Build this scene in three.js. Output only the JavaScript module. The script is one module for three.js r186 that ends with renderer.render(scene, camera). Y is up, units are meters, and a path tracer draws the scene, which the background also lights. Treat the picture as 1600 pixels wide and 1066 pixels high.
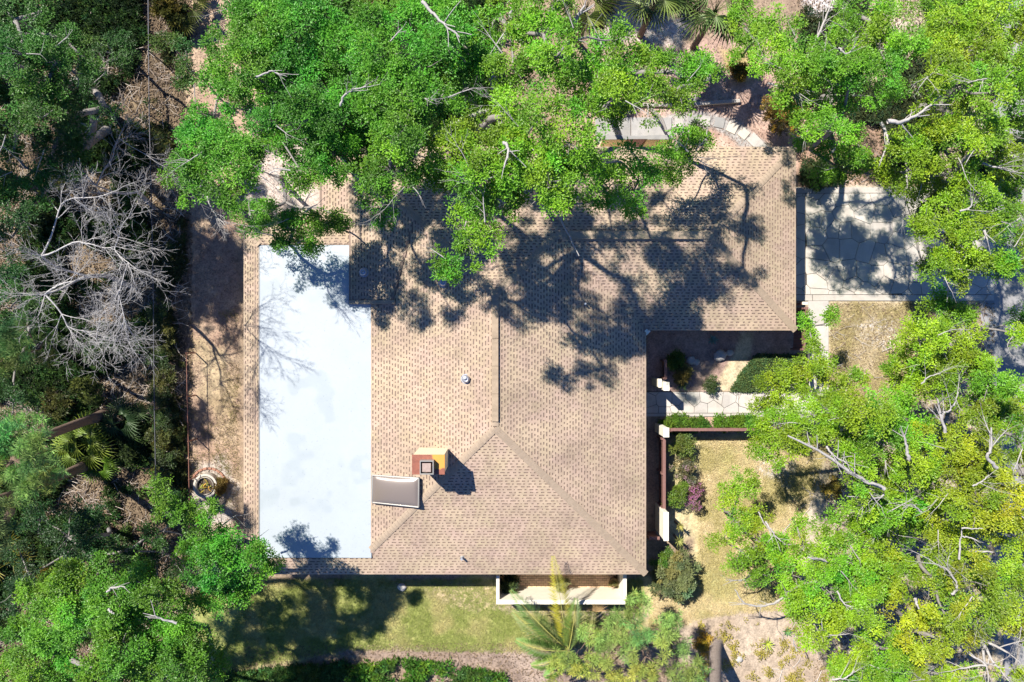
import * as THREE from 'three';
import { mergeGeometries } from 'three/addons/utils/BufferGeometryUtils.js';
import { RoundedBoxGeometry } from 'three/addons/geometries/RoundedBoxGeometry.js';

// ---------------------------------------------------------------- camera, sky, sun, exposure
const scene = new THREE.Scene();
const HC = 32, FPX = 1067;                                   // camera height in metres; focal length for a 1600 px wide picture
const camera = new THREE.PerspectiveCamera(2 * Math.atan(533 / FPX) * 180 / Math.PI, 1600 / 1066, 0.5, 600);
camera.position.set(0, HC, 0);
camera.up.set(0, 0, -1);
camera.lookAt(0, 0, 0);

{ // clear, deep blue spring sky
  const w = 64, h = 32, d = new Float32Array(w * h * 4);
  for (let j = 0; j < h; j++) {
    const el = Math.max(0, ((j + 0.5) / h - 0.5) * 2);        // 0 at the horizon, 1 at the zenith
    const t = Math.pow(1 - el, 2.2);
    for (let i = 0; i < w; i++) {
      const k = (j * w + i) * 4;
      d[k] = 0.016 + 0.085 * t; d[k + 1] = 0.059 + 0.12 * t; d[k + 2] = 0.225 + 0.12 * t; d[k + 3] = 1;
    }
  }
  const sky = new THREE.DataTexture(d, w, h, THREE.RGBAFormat, THREE.FloatType);
  sky.mapping = THREE.EquirectangularReflectionMapping;
  sky.magFilter = THREE.LinearFilter; sky.minFilter = THREE.LinearFilter; sky.needsUpdate = true;
  scene.background = sky; scene.environment = sky;
}
const SUN = new THREE.Vector3(-0.6, 1, -0.58).normalize();
const sun = new THREE.DirectionalLight(new THREE.Color().setRGB(1, 0.95, 0.87), 4.8);
sun.position.copy(SUN).multiplyScalar(80);
sun.target.position.set(0, 0, 0);
sun.castShadow = true; sun.shadow.mapSize.set(4096, 4096);
Object.assign(sun.shadow.camera, { left: -40, right: 40, top: 40, bottom: -40, near: 1, far: 200 });
sun.shadow.radius = 1.2;
scene.add(sun, sun.target);

const renderer = new THREE.WebGLRenderer({ antialias: true });
renderer.toneMapping = THREE.LinearToneMapping;
renderer.toneMappingExposure = 2.1;
renderer.shadowMap.enabled = true;

// ---------------------------------------------------------------- helpers
let seed = 12345;
function rnd() { seed |= 0; seed = seed + 0x6D2B79F5 | 0; let t = Math.imul(seed ^ seed >>> 15, 1 | seed); t = t + Math.imul(t ^ t >>> 7, 61 | t) ^ t; return ((t ^ t >>> 14) >>> 0) / 4294967296; }
const rr = (a, b) => a + (b - a) * rnd();
const gauss = () => (rnd() + rnd() + rnd() - 1.5) * 0.82;
const lerp = (a, b, t) => a + (b - a) * t;
const clamp = (x, a = 0, b = 1) => Math.min(b, Math.max(a, x));
const sstep = (a, b, x) => { const t = clamp((x - a) / (b - a)); return t * t * (3 - 2 * t); };
const V = (x, y, z) => new THREE.Vector3(x, y, z);
// a point of the plan surveyed from the aerial view, at height h
const P = (px, py, h = 0) => V((px - 800) * (HC - h) / FPX, h, (py - 533) * (HC - h) / FPX);
const HT = new Float32Array(65536); { const s0 = seed; seed = 777; for (let i = 0; i < 65536; i++) HT[i] = rnd(); seed = s0; }
function vn(x, y) {
  const xi = Math.floor(x), yi = Math.floor(y), fx = x - xi, fy = y - yi;
  const u = fx * fx * (3 - 2 * fx), v = fy * fy * (3 - 2 * fy);
  const a = HT[(xi & 255) | ((yi & 255) << 8)], b = HT[((xi + 1) & 255) | ((yi & 255) << 8)];
  const c = HT[(xi & 255) | (((yi + 1) & 255) << 8)], e = HT[((xi + 1) & 255) | (((yi + 1) & 255) << 8)];
  return a + (b - a) * u + (c - a + (a - b - c + e) * u) * v;
}
const fbm = (x, y, o = 4) => { let s = 0, a = 0.5, n = 0; for (let i = 0; i < o; i++) { s += a * vn(x, y); n += a; a *= 0.5; x = x * 2.03 + 17.3; y = y * 2.03 + 9.1; } return s / n; };

const used = {};
function numbered(n) { if (!(n in used)) { used[n] = 0; return n; } used[n]++; return n + '_' + String(used[n]).padStart(3, '0'); }
function tag(o, label, category, group) { o.userData.label = label; o.userData.category = category; if (group) o.userData.group = group; return o; }
function thing(name, label, category, pos = [0, 0, 0], group) {
  const o = new THREE.Group(); o.name = numbered(name); o.position.set(pos[0], pos[1], pos[2]); scene.add(o);
  return tag(o, label, category, group);
}
function shade(o) { o.castShadow = true; o.receiveShadow = true; return o; }
function mesh(name, geo, mat, parent) { const m = shade(new THREE.Mesh(geo, mat)); m.name = name; if (parent) parent.add(m); return m; }
function struct(name, geo, mat) { const m = shade(geo ? new THREE.Mesh(geo, mat) : new THREE.Group()); m.name = numbered(name); m.userData.kind = 'structure'; scene.add(m); return m; }
const stuff = (o) => { o.userData.kind = 'stuff'; return o; };
function inst(name, geo, mat, list, parent) {               // list of {p, q, s:[x,y,z]|n, c}
  const m = shade(new THREE.InstancedMesh(geo, mat, list.length)); m.name = name;
  const M = new THREE.Matrix4(), S = V(1, 1, 1), c = new THREE.Color();
  list.forEach((e, i) => { Array.isArray(e.s) ? S.set(e.s[0], e.s[1], e.s[2]) : S.setScalar(e.s ?? 1); M.compose(e.p, e.q, S); m.setMatrixAt(i, M); if (e.c) m.setColorAt(i, c.setRGB(e.c[0], e.c[1], e.c[2])); });
  if (parent) parent.add(m);
  return m;
}
const boxg = (w, h, d, x = 0, y = 0, z = 0, r = 0.008) => { const g = r ? new RoundedBoxGeometry(w, h, d, 1, Math.min(r, w / 3, h / 3, d / 3)) : new THREE.BoxGeometry(w, h, d); g.translate(x, y, z); return g; };
const UP = V(0, 1, 0);
const qy = (a) => new THREE.Quaternion().setFromAxisAngle(UP, a);
const qe = (x, y, z) => new THREE.Quaternion().setFromEuler(new THREE.Euler(x, y, z, 'YXZ'));
const rgb = (r, g, b) => new THREE.Color().setRGB(r, g, b);

class MB {                                                   // collects tubes and triangles into one geometry
  constructor() { this.p = []; this.i = []; }
  get empty() { return !this.p.length; }
  tube(pts, rad, sides = 5) {
    const n = pts.length, base = this.p.length / 3, t = V(), u = V(), w = V();
    let ref = Math.abs(pts[n - 1].y - pts[0].y) > 0.9 * pts[0].distanceTo(pts[n - 1]) ? V(1, 0, 0) : V(0, 1, 0);
    for (let k = 0; k < n; k++) {
      t.copy(pts[Math.min(n - 1, k + 1)]).sub(pts[Math.max(0, k - 1)]).normalize();
      u.crossVectors(t, ref).normalize(); w.crossVectors(u, t);
      const r = Array.isArray(rad) ? rad[k] : rad;
      for (let s = 0; s < sides; s++) {
        const a = s / sides * 2 * Math.PI, c = Math.cos(a) * r, d = Math.sin(a) * r;
        this.p.push(pts[k].x + u.x * c + w.x * d, pts[k].y + u.y * c + w.y * d, pts[k].z + u.z * c + w.z * d);
      }
    }
    for (let k = 0; k < n - 1; k++) for (let s = 0; s < sides; s++) {
      const a = base + k * sides + s, b = base + k * sides + (s + 1) % sides;
      this.i.push(a, b, a + sides, b, b + sides, a + sides);
    }
    const c0 = this.p.length / 3; this.p.push(pts[n - 1].x, pts[n - 1].y, pts[n - 1].z);
    for (let s = 0; s < sides; s++) this.i.push(base + (n - 1) * sides + s, base + (n - 1) * sides + (s + 1) % sides, c0);
  }
  poly(pts) { const b = this.p.length / 3; for (const q of pts) this.p.push(q.x, q.y, q.z); for (let k = 1; k < pts.length - 1; k++) this.i.push(b, b + k, b + k + 1); }
  geo() {
    const g = new THREE.BufferGeometry(); g.setAttribute('position', new THREE.Float32BufferAttribute(this.p, 3)); g.setIndex(this.i);
    g.computeVertexNormals();
    const uv = new Float32Array(this.p.length / 3 * 2); for (let k = 0; k < uv.length / 2; k++) { uv[2 * k] = this.p[3 * k] + this.p[3 * k + 1] * 0.37; uv[2 * k + 1] = this.p[3 * k + 2] + this.p[3 * k + 1]; }
    g.setAttribute('uv', new THREE.BufferAttribute(uv, 2)); return g;
  }
}
// ---------------------------------------------------------------- textures and materials
function tex(n, fn0, size, srgb = true) {
  const fn = srgb === 'lin' ? (u, v) => fn0(u, v).map(k => Math.pow(clamp(k), 1 / 2.2)) : fn0;
  const d = new Uint8Array(n * n * 4);
  for (let j = 0; j < n; j++) for (let i = 0; i < n; i++) { const c = fn(i / n, j / n), k = (j * n + i) * 4; d[k] = clamp(c[0]) * 255; d[k + 1] = clamp(c[1]) * 255; d[k + 2] = clamp(c[2]) * 255; d[k + 3] = 255; }
  const t = new THREE.DataTexture(d, n, n); t.wrapS = t.wrapT = THREE.RepeatWrapping; t.magFilter = THREE.LinearFilter; t.minFilter = THREE.LinearMipmapLinearFilter; t.generateMipmaps = true;
  if (srgb) t.colorSpace = THREE.SRGBColorSpace; if (size) t.repeat.set(1 / size, 1 / size); t.needsUpdate = true; return t;
}
// periodic noise on the unit square
const pn = (u, v, f) => { const x = u * f, y = v * f, xi = Math.floor(x), yi = Math.floor(y), fx = x - xi, fy = y - yi; const a = fx * fx * (3 - 2 * fx), b = fy * fy * (3 - 2 * fy); const g = (i, j) => HT[(((i % f) + f) % f * 37 + ((j % f) + f) % f * 1013 + f * 7) & 65535]; return lerp(lerp(g(xi, yi), g(xi + 1, yi), a), lerp(g(xi, yi + 1), g(xi + 1, yi + 1), a), b); };
const mottle = (amp, dark = 0) => (u, v) => { const n = 0.35 * pn(u, v, 4) + 0.3 * pn(u, v, 13) + 0.2 * pn(u, v, 47) + 0.15 * pn(u, v, 160); let k = 1 - amp * (1 - n) * 1.3; if (dark && pn(u, v, 9) > 0.72) k *= 1 - dark; return [k, k, k]; };
const T = { mottle: tex(512, mottle(0.35), 1.5, 'lin'), conc: tex(512, (u, v) => { const k = mottle(0.26, 0.07)(u, v)[0], s = pn(u, v, 5) * pn(u, v, 11); return [k, k * (1 - 0.04 * s), k * (1 - 0.1 * s)]; }, 3, 'lin'), bark: tex(512, (u, v) => { const k = 0.45 + 0.55 * (0.4 * pn(u, v, 24) + 0.35 * pn(u, v, 60) + 0.25 * pn(u, v, 8)); return [k, k * 0.98, k * 0.96]; }, 0.8, 'lin'), grain: tex(256, (u, v) => { const k = 0.62 + 0.38 * (0.5 * pn(u, v * 0.125, 64) + 0.5 * pn(u, v, 16)); return [k, k, k]; }, 0.7, 'lin'), stucco: tex(512, mottle(0.14), 1.2, 'lin') };
const std = (r, g, b, o = {}) => new THREE.MeshStandardMaterial({ color: rgb(r, g, b), roughness: 0.9, side: THREE.DoubleSide, ...o });
const M = {
  stucco: std(0.78, 0.67, 0.45, { map: T.stucco }), cap: std(0.78, 0.72, 0.58, { map: T.stucco }),
  brownPaint: std(0.23, 0.115, 0.095, { map: T.grain, roughness: 0.7 }), fascia: std(0.17, 0.1, 0.07, { map: T.grain, roughness: 0.6 }),
  deck: std(0.205, 0.147, 0.115), shingle: std(1, 1, 1, { roughness: 0.95 }), hip: std(0.41, 0.315, 0.225, { map: T.mottle }),
  ventCap: std(0.4, 0.305, 0.21, { map: T.mottle }), dark: std(0.02, 0.02, 0.022),
  membrane: std(0.37, 0.41, 0.435, { map: tex(1024, (u, v) => { const n = mottle(0.1)(u, v)[0], st = sstep(0.62, 0.8, pn(u, v, 7) * 0.6 + pn(u, v, 23) * 0.4), fl = pn(u, v, 220) > 0.93 ? 0.8 : 1; const k = n * (1 - 0.09 * st) * fl; return [k * (1 - 0.02 * st), k, k]; }, 9, 'lin'), roughness: 0.55 }),
  wire: std(0.1, 0.1, 0.11, { metalness: 0.5, roughness: 0.6 }),
  metal: std(0.5, 0.52, 0.56, { metalness: 0.85, roughness: 0.4 }), lead: std(0.36, 0.39, 0.45, { metalness: 0.4, roughness: 0.5 }), alu: std(0.3, 0.29, 0.265, { metalness: 0.3, roughness: 0.45 }),
  conc: std(0.55, 0.505, 0.44, { map: T.conc }), concB: std(0.49, 0.45, 0.395, { map: T.conc }), concC: std(0.58, 0.535, 0.465, { map: T.conc }),
  walk: std(0.54, 0.5, 0.45, { map: T.conc }), walkB: std(0.49, 0.455, 0.415, { map: T.conc }), joint: std(0.07, 0.06, 0.055, { map: T.mottle }), greyConc: std(0.31, 0.305, 0.295, { map: T.conc }), stone: std(0.5, 0.47, 0.43, { map: T.mottle }),
  road: std(0.3, 0.295, 0.29, { map: T.conc }),
  bark: std(0.28, 0.26, 0.24, { map: T.bark, bumpMap: T.bark, bumpScale: 0.02 }), pineBark: std(0.22, 0.15, 0.11, { map: T.bark, bumpMap: T.bark, bumpScale: 0.03 }), pale: std(0.46, 0.44, 0.42, { map: T.bark }), dead: std(0.56, 0.55, 0.54, { map: T.bark }), twig: std(1, 1, 1),
  leaf: new THREE.MeshPhysicalMaterial({ color: 0xffffff, roughness: 0.5, specularIntensity: 0.8, side: THREE.DoubleSide, transmission: 0.32, thickness: 0 }),
  blade: std(1, 1, 1, { roughness: 0.75 }), brick: std(1, 1, 1), wood: std(0.42, 0.385, 0.345, { map: T.grain }), rust: std(0.3, 0.13, 0.085, { map: T.mottle, roughness: 0.6 }), clay: std(0.25, 0.16, 0.08), soil: std(0.09, 0.065, 0.045, { map: T.mottle }),
};
// ---------------------------------------------------------------- ground
// zones surveyed in the plan: polygon, two tones, softness of the edge in metres, unevenness of the edge
const Z = [
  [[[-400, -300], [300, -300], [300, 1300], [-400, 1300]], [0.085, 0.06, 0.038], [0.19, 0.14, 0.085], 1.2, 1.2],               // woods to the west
  [[[1290, -300], [2000, -300], [2000, 1400], [1240, 1400], [1180, 760], [1290, 690]], [0.33, 0.27, 0.18], [0.46, 0.39, 0.3], 1, 1],
  [[[294, -40], [400, -40], [640, 120], [640, 360], [372, 360], [372, 860], [294, 860]], [0.33, 0.22, 0.155], [0.42, 0.31, 0.21], 0.5, 0.5],
  [[[305, 540], [350, 530], [372, 600], [350, 680], [310, 640]], [0.33, 0.245, 0.145], [0.4, 0.31, 0.19], 0.7, 0.7],
  [[[300, 730], [350, 710], [372, 760], [355, 830], [300, 820]], [0.36, 0.31, 0.26], [0.44, 0.39, 0.34], 0.4, 0.4],
  [[[385, 240], [480, 220], [500, 330], [430, 350], [380, 310]], [0.42, 0.34, 0.28], [0.5, 0.42, 0.36], 0.8, 0.8],
  [[[940, 60], [1270, 60], [1260, 300], [900, 300]], [0.36, 0.235, 0.18], [0.46, 0.33, 0.265], 0.7, 0.7],
  [[[1040, 176], [1100, 172], [1150, 188], [1200, 228], [1160, 228], [1110, 200], [1040, 212]], [0.29, 0.27, 0.255], [0.35, 0.33, 0.31], 0.25, 0.2],
  [[[1130, 80], [1180, 70], [1190, 120], [1140, 130]], [0.36, 0.28, 0.12], [0.44, 0.33, 0.18], 0.5, 0.4],
  [[[1250, -20], [1330, -20], [1310, 50], [1270, 70]], [0.48, 0.44, 0.42], [0.56, 0.52, 0.5], 0.5, 0.4],
  [[[920, 30], [1000, 10], [1080, 40], [1060, 70], [930, 70]], [0.45, 0.36, 0.32], [0.52, 0.43, 0.38], 0.5, 0.4],
  [[[300, 905], [1010, 905], [1010, 1012], [820, 1022], [560, 1016], [300, 1060]], [0.235, 0.25, 0.07], [0.36, 0.33, 0.13], 0.4, 0.4],
  [[[660, 918], [770, 915], [775, 960], [700, 950]], [0.42, 0.33, 0.19], [0.45, 0.35, 0.23], 0.6, 0.5],
  [[[760, 942], [1000, 942], [1000, 975], [770, 955]], [0.42, 0.31, 0.25], [0.47, 0.36, 0.29], 0.4, 0.3],
  [[[520, 1018], [800, 1016], [900, 1030], [1000, 1066], [800, 1090], [640, 1046]], [0.24, 0.175, 0.135], [0.33, 0.25, 0.195], 0.25, 0.3],
  [[[1046, 684], [1300, 684], [1260, 800], [1240, 960], [1100, 970], [1010, 1010], [1004, 905], [1080, 900], [1085, 840], [1046, 840]], [0.38, 0.32, 0.15], [0.5, 0.41, 0.24], 0.35, 0.3],
  [[[1120, 690], [1190, 690], [1200, 730], [1130, 790]], [0.37, 0.335, 0.13], [0.44, 0.38, 0.19], 0.6, 0.5],
  [[[1060, 900], [1160, 890], [1170, 950], [1090, 960]], [0.36, 0.33, 0.14], [0.44, 0.38, 0.19], 0.6, 0.5],
  [[[1180, 690], [1240, 720], [1230, 760], [1190, 740]], [0.48, 0.44, 0.42], [0.54, 0.48, 0.44], 0.5, 0.4],
  [[[1060, 985], [1120, 962], [1250, 940], [1330, 960], [1330, 1100], [1080, 1100]], [0.33, 0.255, 0.185], [0.42, 0.335, 0.25], 0.4, 0.3],
  [[[1296, 470], [1460, 470], [1460, 600], [1400, 660], [1296, 640]], [0.4, 0.32, 0.17], [0.5, 0.42, 0.3], 0.3, 0.3],
  [[[1330, 505], [1390, 495], [1420, 530], [1350, 545]], [0.46, 0.42, 0.4], [0.54, 0.5, 0.47], 0.5, 0.5],
  [[[1010, 516], [1250, 516], [1250, 614], [1010, 614]], [0.3, 0.2, 0.165], [0.38, 0.27, 0.22], 0.1, 0.1],
  [[[1110, 612], [1150, 612], [1168, 575], [1178, 520], [1158, 520], [1142, 560]], [0.47, 0.38, 0.24], [0.55, 0.46, 0.31], 0.15, 0.12],
  [[[1032, 650], [1180, 650], [1180, 672], [1032, 672]], [0.36, 0.22, 0.17], [0.43, 0.28, 0.22], 0.1, 0.08],
  [[[1246, 290], [1246, 200], [1440, 200], [1440, 290]], [0.26, 0.17, 0.12], [0.36, 0.23, 0.16], 0.5, 0.4],
].map(([poly, a, b, soft, rough]) => {
  const w = poly.map(([x, y]) => { const q = P(x, y); return [q.x, q.z]; });
  const xs = w.map(q => q[0]), zs = w.map(q => q[1]), m = soft + rough + 0.2;
  return { w, a, b, soft, rough, x0: Math.min(...xs) - m, x1: Math.max(...xs) + m, z0: Math.min(...zs) - m, z1: Math.max(...zs) + m };
});
function sdPoly(w, x, z) {                                   // negative inside
  let d = 1e9, s = 1;
  for (let i = 0, j = w.length - 1; i < w.length; j = i++) {
    const ex = w[j][0] - w[i][0], ez = w[j][1] - w[i][1], px = x - w[i][0], pz = z - w[i][1];
    const t = clamp((px * ex + pz * ez) / (ex * ex + ez * ez)), bx = px - ex * t, bz = pz - ez * t;
    d = Math.min(d, bx * bx + bz * bz);
    const c1 = z >= w[i][1], c2 = z < w[j][1], c3 = ex * pz > ez * px;
    if ((c1 && c2 && c3) || (!c1 && !c2 && !c3)) s = -s;
  }
  return s * Math.sqrt(d);
}
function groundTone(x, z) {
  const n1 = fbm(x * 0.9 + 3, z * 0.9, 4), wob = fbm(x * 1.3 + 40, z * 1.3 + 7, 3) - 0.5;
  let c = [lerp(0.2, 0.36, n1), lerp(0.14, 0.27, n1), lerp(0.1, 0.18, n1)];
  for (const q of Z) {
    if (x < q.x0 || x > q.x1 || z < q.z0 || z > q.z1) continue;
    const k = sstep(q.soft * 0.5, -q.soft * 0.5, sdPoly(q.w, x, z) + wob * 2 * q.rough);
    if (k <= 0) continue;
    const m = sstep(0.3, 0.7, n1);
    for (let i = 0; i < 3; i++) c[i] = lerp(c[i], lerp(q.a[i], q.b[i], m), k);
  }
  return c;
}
const GS = 62;                                               // metres that one ground texture covers
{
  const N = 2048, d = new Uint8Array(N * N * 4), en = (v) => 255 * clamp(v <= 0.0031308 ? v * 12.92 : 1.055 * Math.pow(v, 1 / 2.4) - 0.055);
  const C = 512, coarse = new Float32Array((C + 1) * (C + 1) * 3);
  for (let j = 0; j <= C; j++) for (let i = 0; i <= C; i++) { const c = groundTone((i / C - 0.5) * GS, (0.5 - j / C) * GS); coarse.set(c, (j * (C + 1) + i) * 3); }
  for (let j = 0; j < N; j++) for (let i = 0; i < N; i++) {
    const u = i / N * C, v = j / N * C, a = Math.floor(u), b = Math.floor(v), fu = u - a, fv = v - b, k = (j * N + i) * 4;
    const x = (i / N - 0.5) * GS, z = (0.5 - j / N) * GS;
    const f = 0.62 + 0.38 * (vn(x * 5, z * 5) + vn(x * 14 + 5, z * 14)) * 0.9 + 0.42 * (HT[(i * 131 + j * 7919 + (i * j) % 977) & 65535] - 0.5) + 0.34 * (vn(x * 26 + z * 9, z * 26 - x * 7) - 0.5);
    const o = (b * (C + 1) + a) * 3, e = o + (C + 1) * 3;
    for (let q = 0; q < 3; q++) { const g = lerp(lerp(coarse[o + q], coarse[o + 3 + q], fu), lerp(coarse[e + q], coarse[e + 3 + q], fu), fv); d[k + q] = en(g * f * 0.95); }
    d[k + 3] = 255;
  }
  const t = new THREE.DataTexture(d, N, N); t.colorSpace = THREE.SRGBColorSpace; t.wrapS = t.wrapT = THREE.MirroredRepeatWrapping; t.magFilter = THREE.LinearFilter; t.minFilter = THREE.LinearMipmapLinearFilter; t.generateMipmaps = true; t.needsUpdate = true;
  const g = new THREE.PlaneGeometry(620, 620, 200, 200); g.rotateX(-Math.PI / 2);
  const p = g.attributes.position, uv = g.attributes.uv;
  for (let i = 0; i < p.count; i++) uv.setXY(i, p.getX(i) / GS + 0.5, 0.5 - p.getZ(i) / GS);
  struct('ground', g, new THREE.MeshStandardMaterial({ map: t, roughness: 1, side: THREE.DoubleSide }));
}
// ---------------------------------------------------------------- paving
function clipHalf(poly, ax, az, nx, nz) {                    // keep the side where (p - a) . n < 0
  const out = [];
  for (let i = 0; i < poly.length; i++) {
    const A = poly[i], B = poly[(i + 1) % poly.length], da = (A[0] - ax) * nx + (A[1] - az) * nz, db = (B[0] - ax) * nx + (B[1] - az) * nz;
    if (da < 0) out.push(A);
    if (da < 0 !== db < 0) { const t = da / (da - db); out.push([lerp(A[0], B[0], t), lerp(A[1], B[1], t)]); }
  }
  return out;
}
function slabGeo(poly, y0, y1) {                             // a flat stone with a small bevel, poly in (x, z)
  const g = new THREE.BufferGeometry(), n = poly.length; let cx = 0, cz = 0; poly.forEach(q => { cx += q[0] / n; cz += q[1] / n; });
  const inn = poly.map(q => { const d = Math.hypot(q[0] - cx, q[1] - cz) || 1, k = 1 - Math.min(0.2, 0.012 / d); return [cx + (q[0] - cx) * k, cz + (q[1] - cz) * k]; });
  const p = [], uv = []; const tri = (...v) => v.forEach(q => { p.push(q[0], q[1], q[2]); uv.push(q[0], q[2]); });
  for (let i = 0; i < n; i++) {
    const j = (i + 1) % n, a = [poly[i][0], y0, poly[i][1]], b = [poly[j][0], y0, poly[j][1]], c = [poly[i][0], y1 - 0.008, poly[i][1]], e = [poly[j][0], y1 - 0.008, poly[j][1]], f = [inn[i][0], y1, inn[i][1]], h = [inn[j][0], y1, inn[j][1]];
    tri(a, b, c, b, e, c, c, e, f, e, h, f, f, h, [cx, y1, cz]);
  }
  g.setAttribute('position', new THREE.Float32BufferAttribute(p, 3)); g.setAttribute('uv', new THREE.Float32BufferAttribute(uv, 2)); g.computeVertexNormals(); return g;
}
function crazyPaving(parent, rect, size, mats, y0, y1, gap, region) {   // rect [x0, z0, x1, z1]
  const [x0, z0, x1, z1] = rect, s = [];
  for (let z = z0 - size; z < z1 + size; z += size) for (let x = x0 - size; x < x1 + size; x += size) s.push([x + rr(0.1, 0.9) * size, z + rr(0.1, 0.9) * size]);
  for (const a of s) {
    if (region && !region(a[0], a[1])) continue;
    let poly = [[x0, z0], [x1, z0], [x1, z1], [x0, z1]];
    for (const b of s) {
      if (a === b) continue; const dx = b[0] - a[0], dz = b[1] - a[1], d = Math.hypot(dx, dz); if (d > size * 4) continue;
      poly = clipHalf(poly, a[0] + dx / 2 - dx / d * gap / 2, a[1] + dz / 2 - dz / d * gap / 2, dx, dz); if (poly.length < 3) break;
    }
    if (poly.length >= 3 && Math.max(...poly.map(q => q[0])) - Math.min(...poly.map(q => q[0])) > 0.06 && Math.max(...poly.map(q => q[1])) - Math.min(...poly.map(q => q[1])) > 0.06) mesh('paving_slab', slabGeo(poly, y0, y1 + rr(-0.003, 0.003)), mats[Math.floor(rnd() * mats.length)], parent);
  }
}
const rectOf = (a, b, c, d, h = 0) => { const p = P(a, b, h), q = P(c, d, h); return [p.x, p.z, q.x, q.z]; };
const flat = (x0, z0, x1, z1, y0, y1) => { const g = boxg(x1 - x0, y1 - y0, z1 - z0, (x0 + x1) / 2, (y0 + y1) / 2, (z0 + z1) / 2, 0.006); return planUV(g); };
function planUV(g) { const p = g.attributes.position, uv = g.attributes.uv; for (let i = 0; i < p.count; i++) uv.setXY(i, p.getX(i) + p.getY(i) * 0.6, p.getZ(i) + p.getY(i) * 0.8); return g; }
{
  const drive = struct('driveway');
  const [x0, z0, x1, z1] = rectOf(1215, 293, 1552, 470);
  mesh('joint_bed', flat(x0, z0, x1, z1, -0.1, 0.024), M.joint, drive);
  const b = 0.27;
  const bands = [[x0, z0, 14.05, z0 + b], [14.08, z0, 18, z0 + b], [18.03, z0, x1, z0 + b], [x0, z1 - b, 14.05, z1], [14.08, z1 - b, 18, z1], [18.03, z1 - b, x1, z1]];
  for (const q of bands) mesh('border_strip', flat(q[0], q[1], q[2], q[3], -0.08, 0.062), M.concB, drive);
  crazyPaving(drive, [x0, z0 + b + 0.02, 13.72, z1 - b - 0.02], 0.74, [M.conc, M.concC, M.concB, M.conc], -0.05, 0.06, 0.018);
  crazyPaving(drive, [13.75, z0 + b + 0.02, x1, z1 - b - 0.02], 0.78, [M.conc, M.concC, M.concB, M.conc], -0.05, 0.06, 0.018);
  const walk = struct('walkway');
  const [a0, c0, a1, c1] = rectOf(985, 612, 1262, 650);
  mesh('joint_bed', flat(a0, c0, a1, c1, -0.1, 0.026), M.joint, walk);
  crazyPaving(walk, [a0, c0 + 0.02, 10.6, c1 - 0.14], 0.62, [M.walk, M.walkB, M.walk], -0.05, 0.06, 0.018);
  crazyPaving(walk, [10.62, c0 + 0.02, a1, c1 - 0.14], 0.62, [M.walk, M.walkB, M.walk], -0.05, 0.06, 0.018);
  mesh('border_strip', flat(a0, c1 - 0.12, 10.6, c1 + 0.02, -0.08, 0.064), M.walkB, walk);
  mesh('border_strip', flat(10.62, c1 - 0.12, a1, c1 + 0.02, -0.08, 0.064), M.walkB, walk);
  const path = struct('path');
  const [s0, t0, s1, t1] = rectOf(1262, 470, 1294, 664);
  for (let i = 0; i < 5; i++) { const za = lerp(t0, t1, i / 5) + 0.01, zb = lerp(t0, t1, (i + 1) / 5) - 0.01; mesh('path_slab', flat(s0 + 0.01, za, s1, zb, -0.08, 0.058 + 0.002 * (i % 2)), i % 2 ? M.walk : M.walkB, path); }
  // the lane along the east side
  const road = struct('street');
  const q = [P(1552, -60), P(1690, -60), P(1720, 1130), P(1575, 1130), P(1548, 640), P(1530, 470), P(1552, 293)].map(v => [v.x, v.z]);
  mesh('road_surface', slabGeo(q, -0.1, 0.02), M.road, road);
  const bslab = struct('back_slab');
  const r1 = rectOf(930, 184, 985, 226), r2 = rectOf(986, 184, 1049, 226);
  mesh('concrete_slab', flat(r1[0], r1[1], r1[2], r1[3], -0.08, 0.05), M.greyConc, bslab); mesh('concrete_slab', flat(r2[0], r2[1], r2[2], r2[3], -0.08, 0.052), std(0.37, 0.36, 0.35, { map: T.conc }), bslab);
  const steps = struct('stepping_path');
  for (const [x, y, a, s, m] of [[1062, 190, 0.05, 16, 0], [1082, 187, -0.03, 15, 1], [1102, 189, -0.1, 16, 0], [1124, 192, -0.2, 16, 1], [1144, 200, -0.45, 16, 2], [1162, 209, -0.7, 15, 2], [1178, 219, -0.75, 17, 0], [1189, 229, -0.8, 15, 0]]) {
    const w = s * 0.03, c = P(x, y), ca = Math.cos(a), sa = Math.sin(a);
    const poly = [[-1, -1], [1, -0.95], [0.96, 1], [-0.97, 0.98]].map(([u, v]) => { const X = u * w / 2, Zz = v * w / 2; return [c.x + X * ca + Zz * sa, c.z - X * sa + Zz * ca]; });
    mesh('stepping_stone', slabGeo(poly, -0.05, 0.045), [M.stone, M.greyConc, M.conc][m], steps);
  }
}
// ---------------------------------------------------------------- house
const house = thing('house', 'single storey house with tan shingle hip roof and white flat roof', 'house');
const HE = 2.4, SL = 0.22, XE = 5.80, XW = -7.19, ZS = 10.10, ZN = -8.41, RX = -0.695, RH = HE + (XE - RX) * SL, RN = ZN + (XE - RX), RS = ZS - (XE - RX);
const WE = 12.29, WS = -0.47, WZ = (ZN + WS) / 2, WH = HE + (WS - WZ) * SL, FH = 2.65;
const XF = RX - (RH - FH) / SL;                               // where the west slope meets the flat roof
const hW = (x) => RH - (RX - x) * SL, hE = (x) => RH - (x - RX) * SL, hS = (z) => HE + (ZS - z) * SL, hN = (z) => HE + (z - ZN) * SL, hWS = (z) => HE + (WS - z) * SL, hWE = (x) => HE + (WE - x) * SL;
const ZV = 9.05, XL = -11.62, XI = -10.86, ZNF = -4.99, ZNI = -4.13;   // the flat roof's surrounding strips
const zHip = ZS - (FH - HE) / SL, ZE = 9.33;                             // south strip meets the flat roof here
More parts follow.
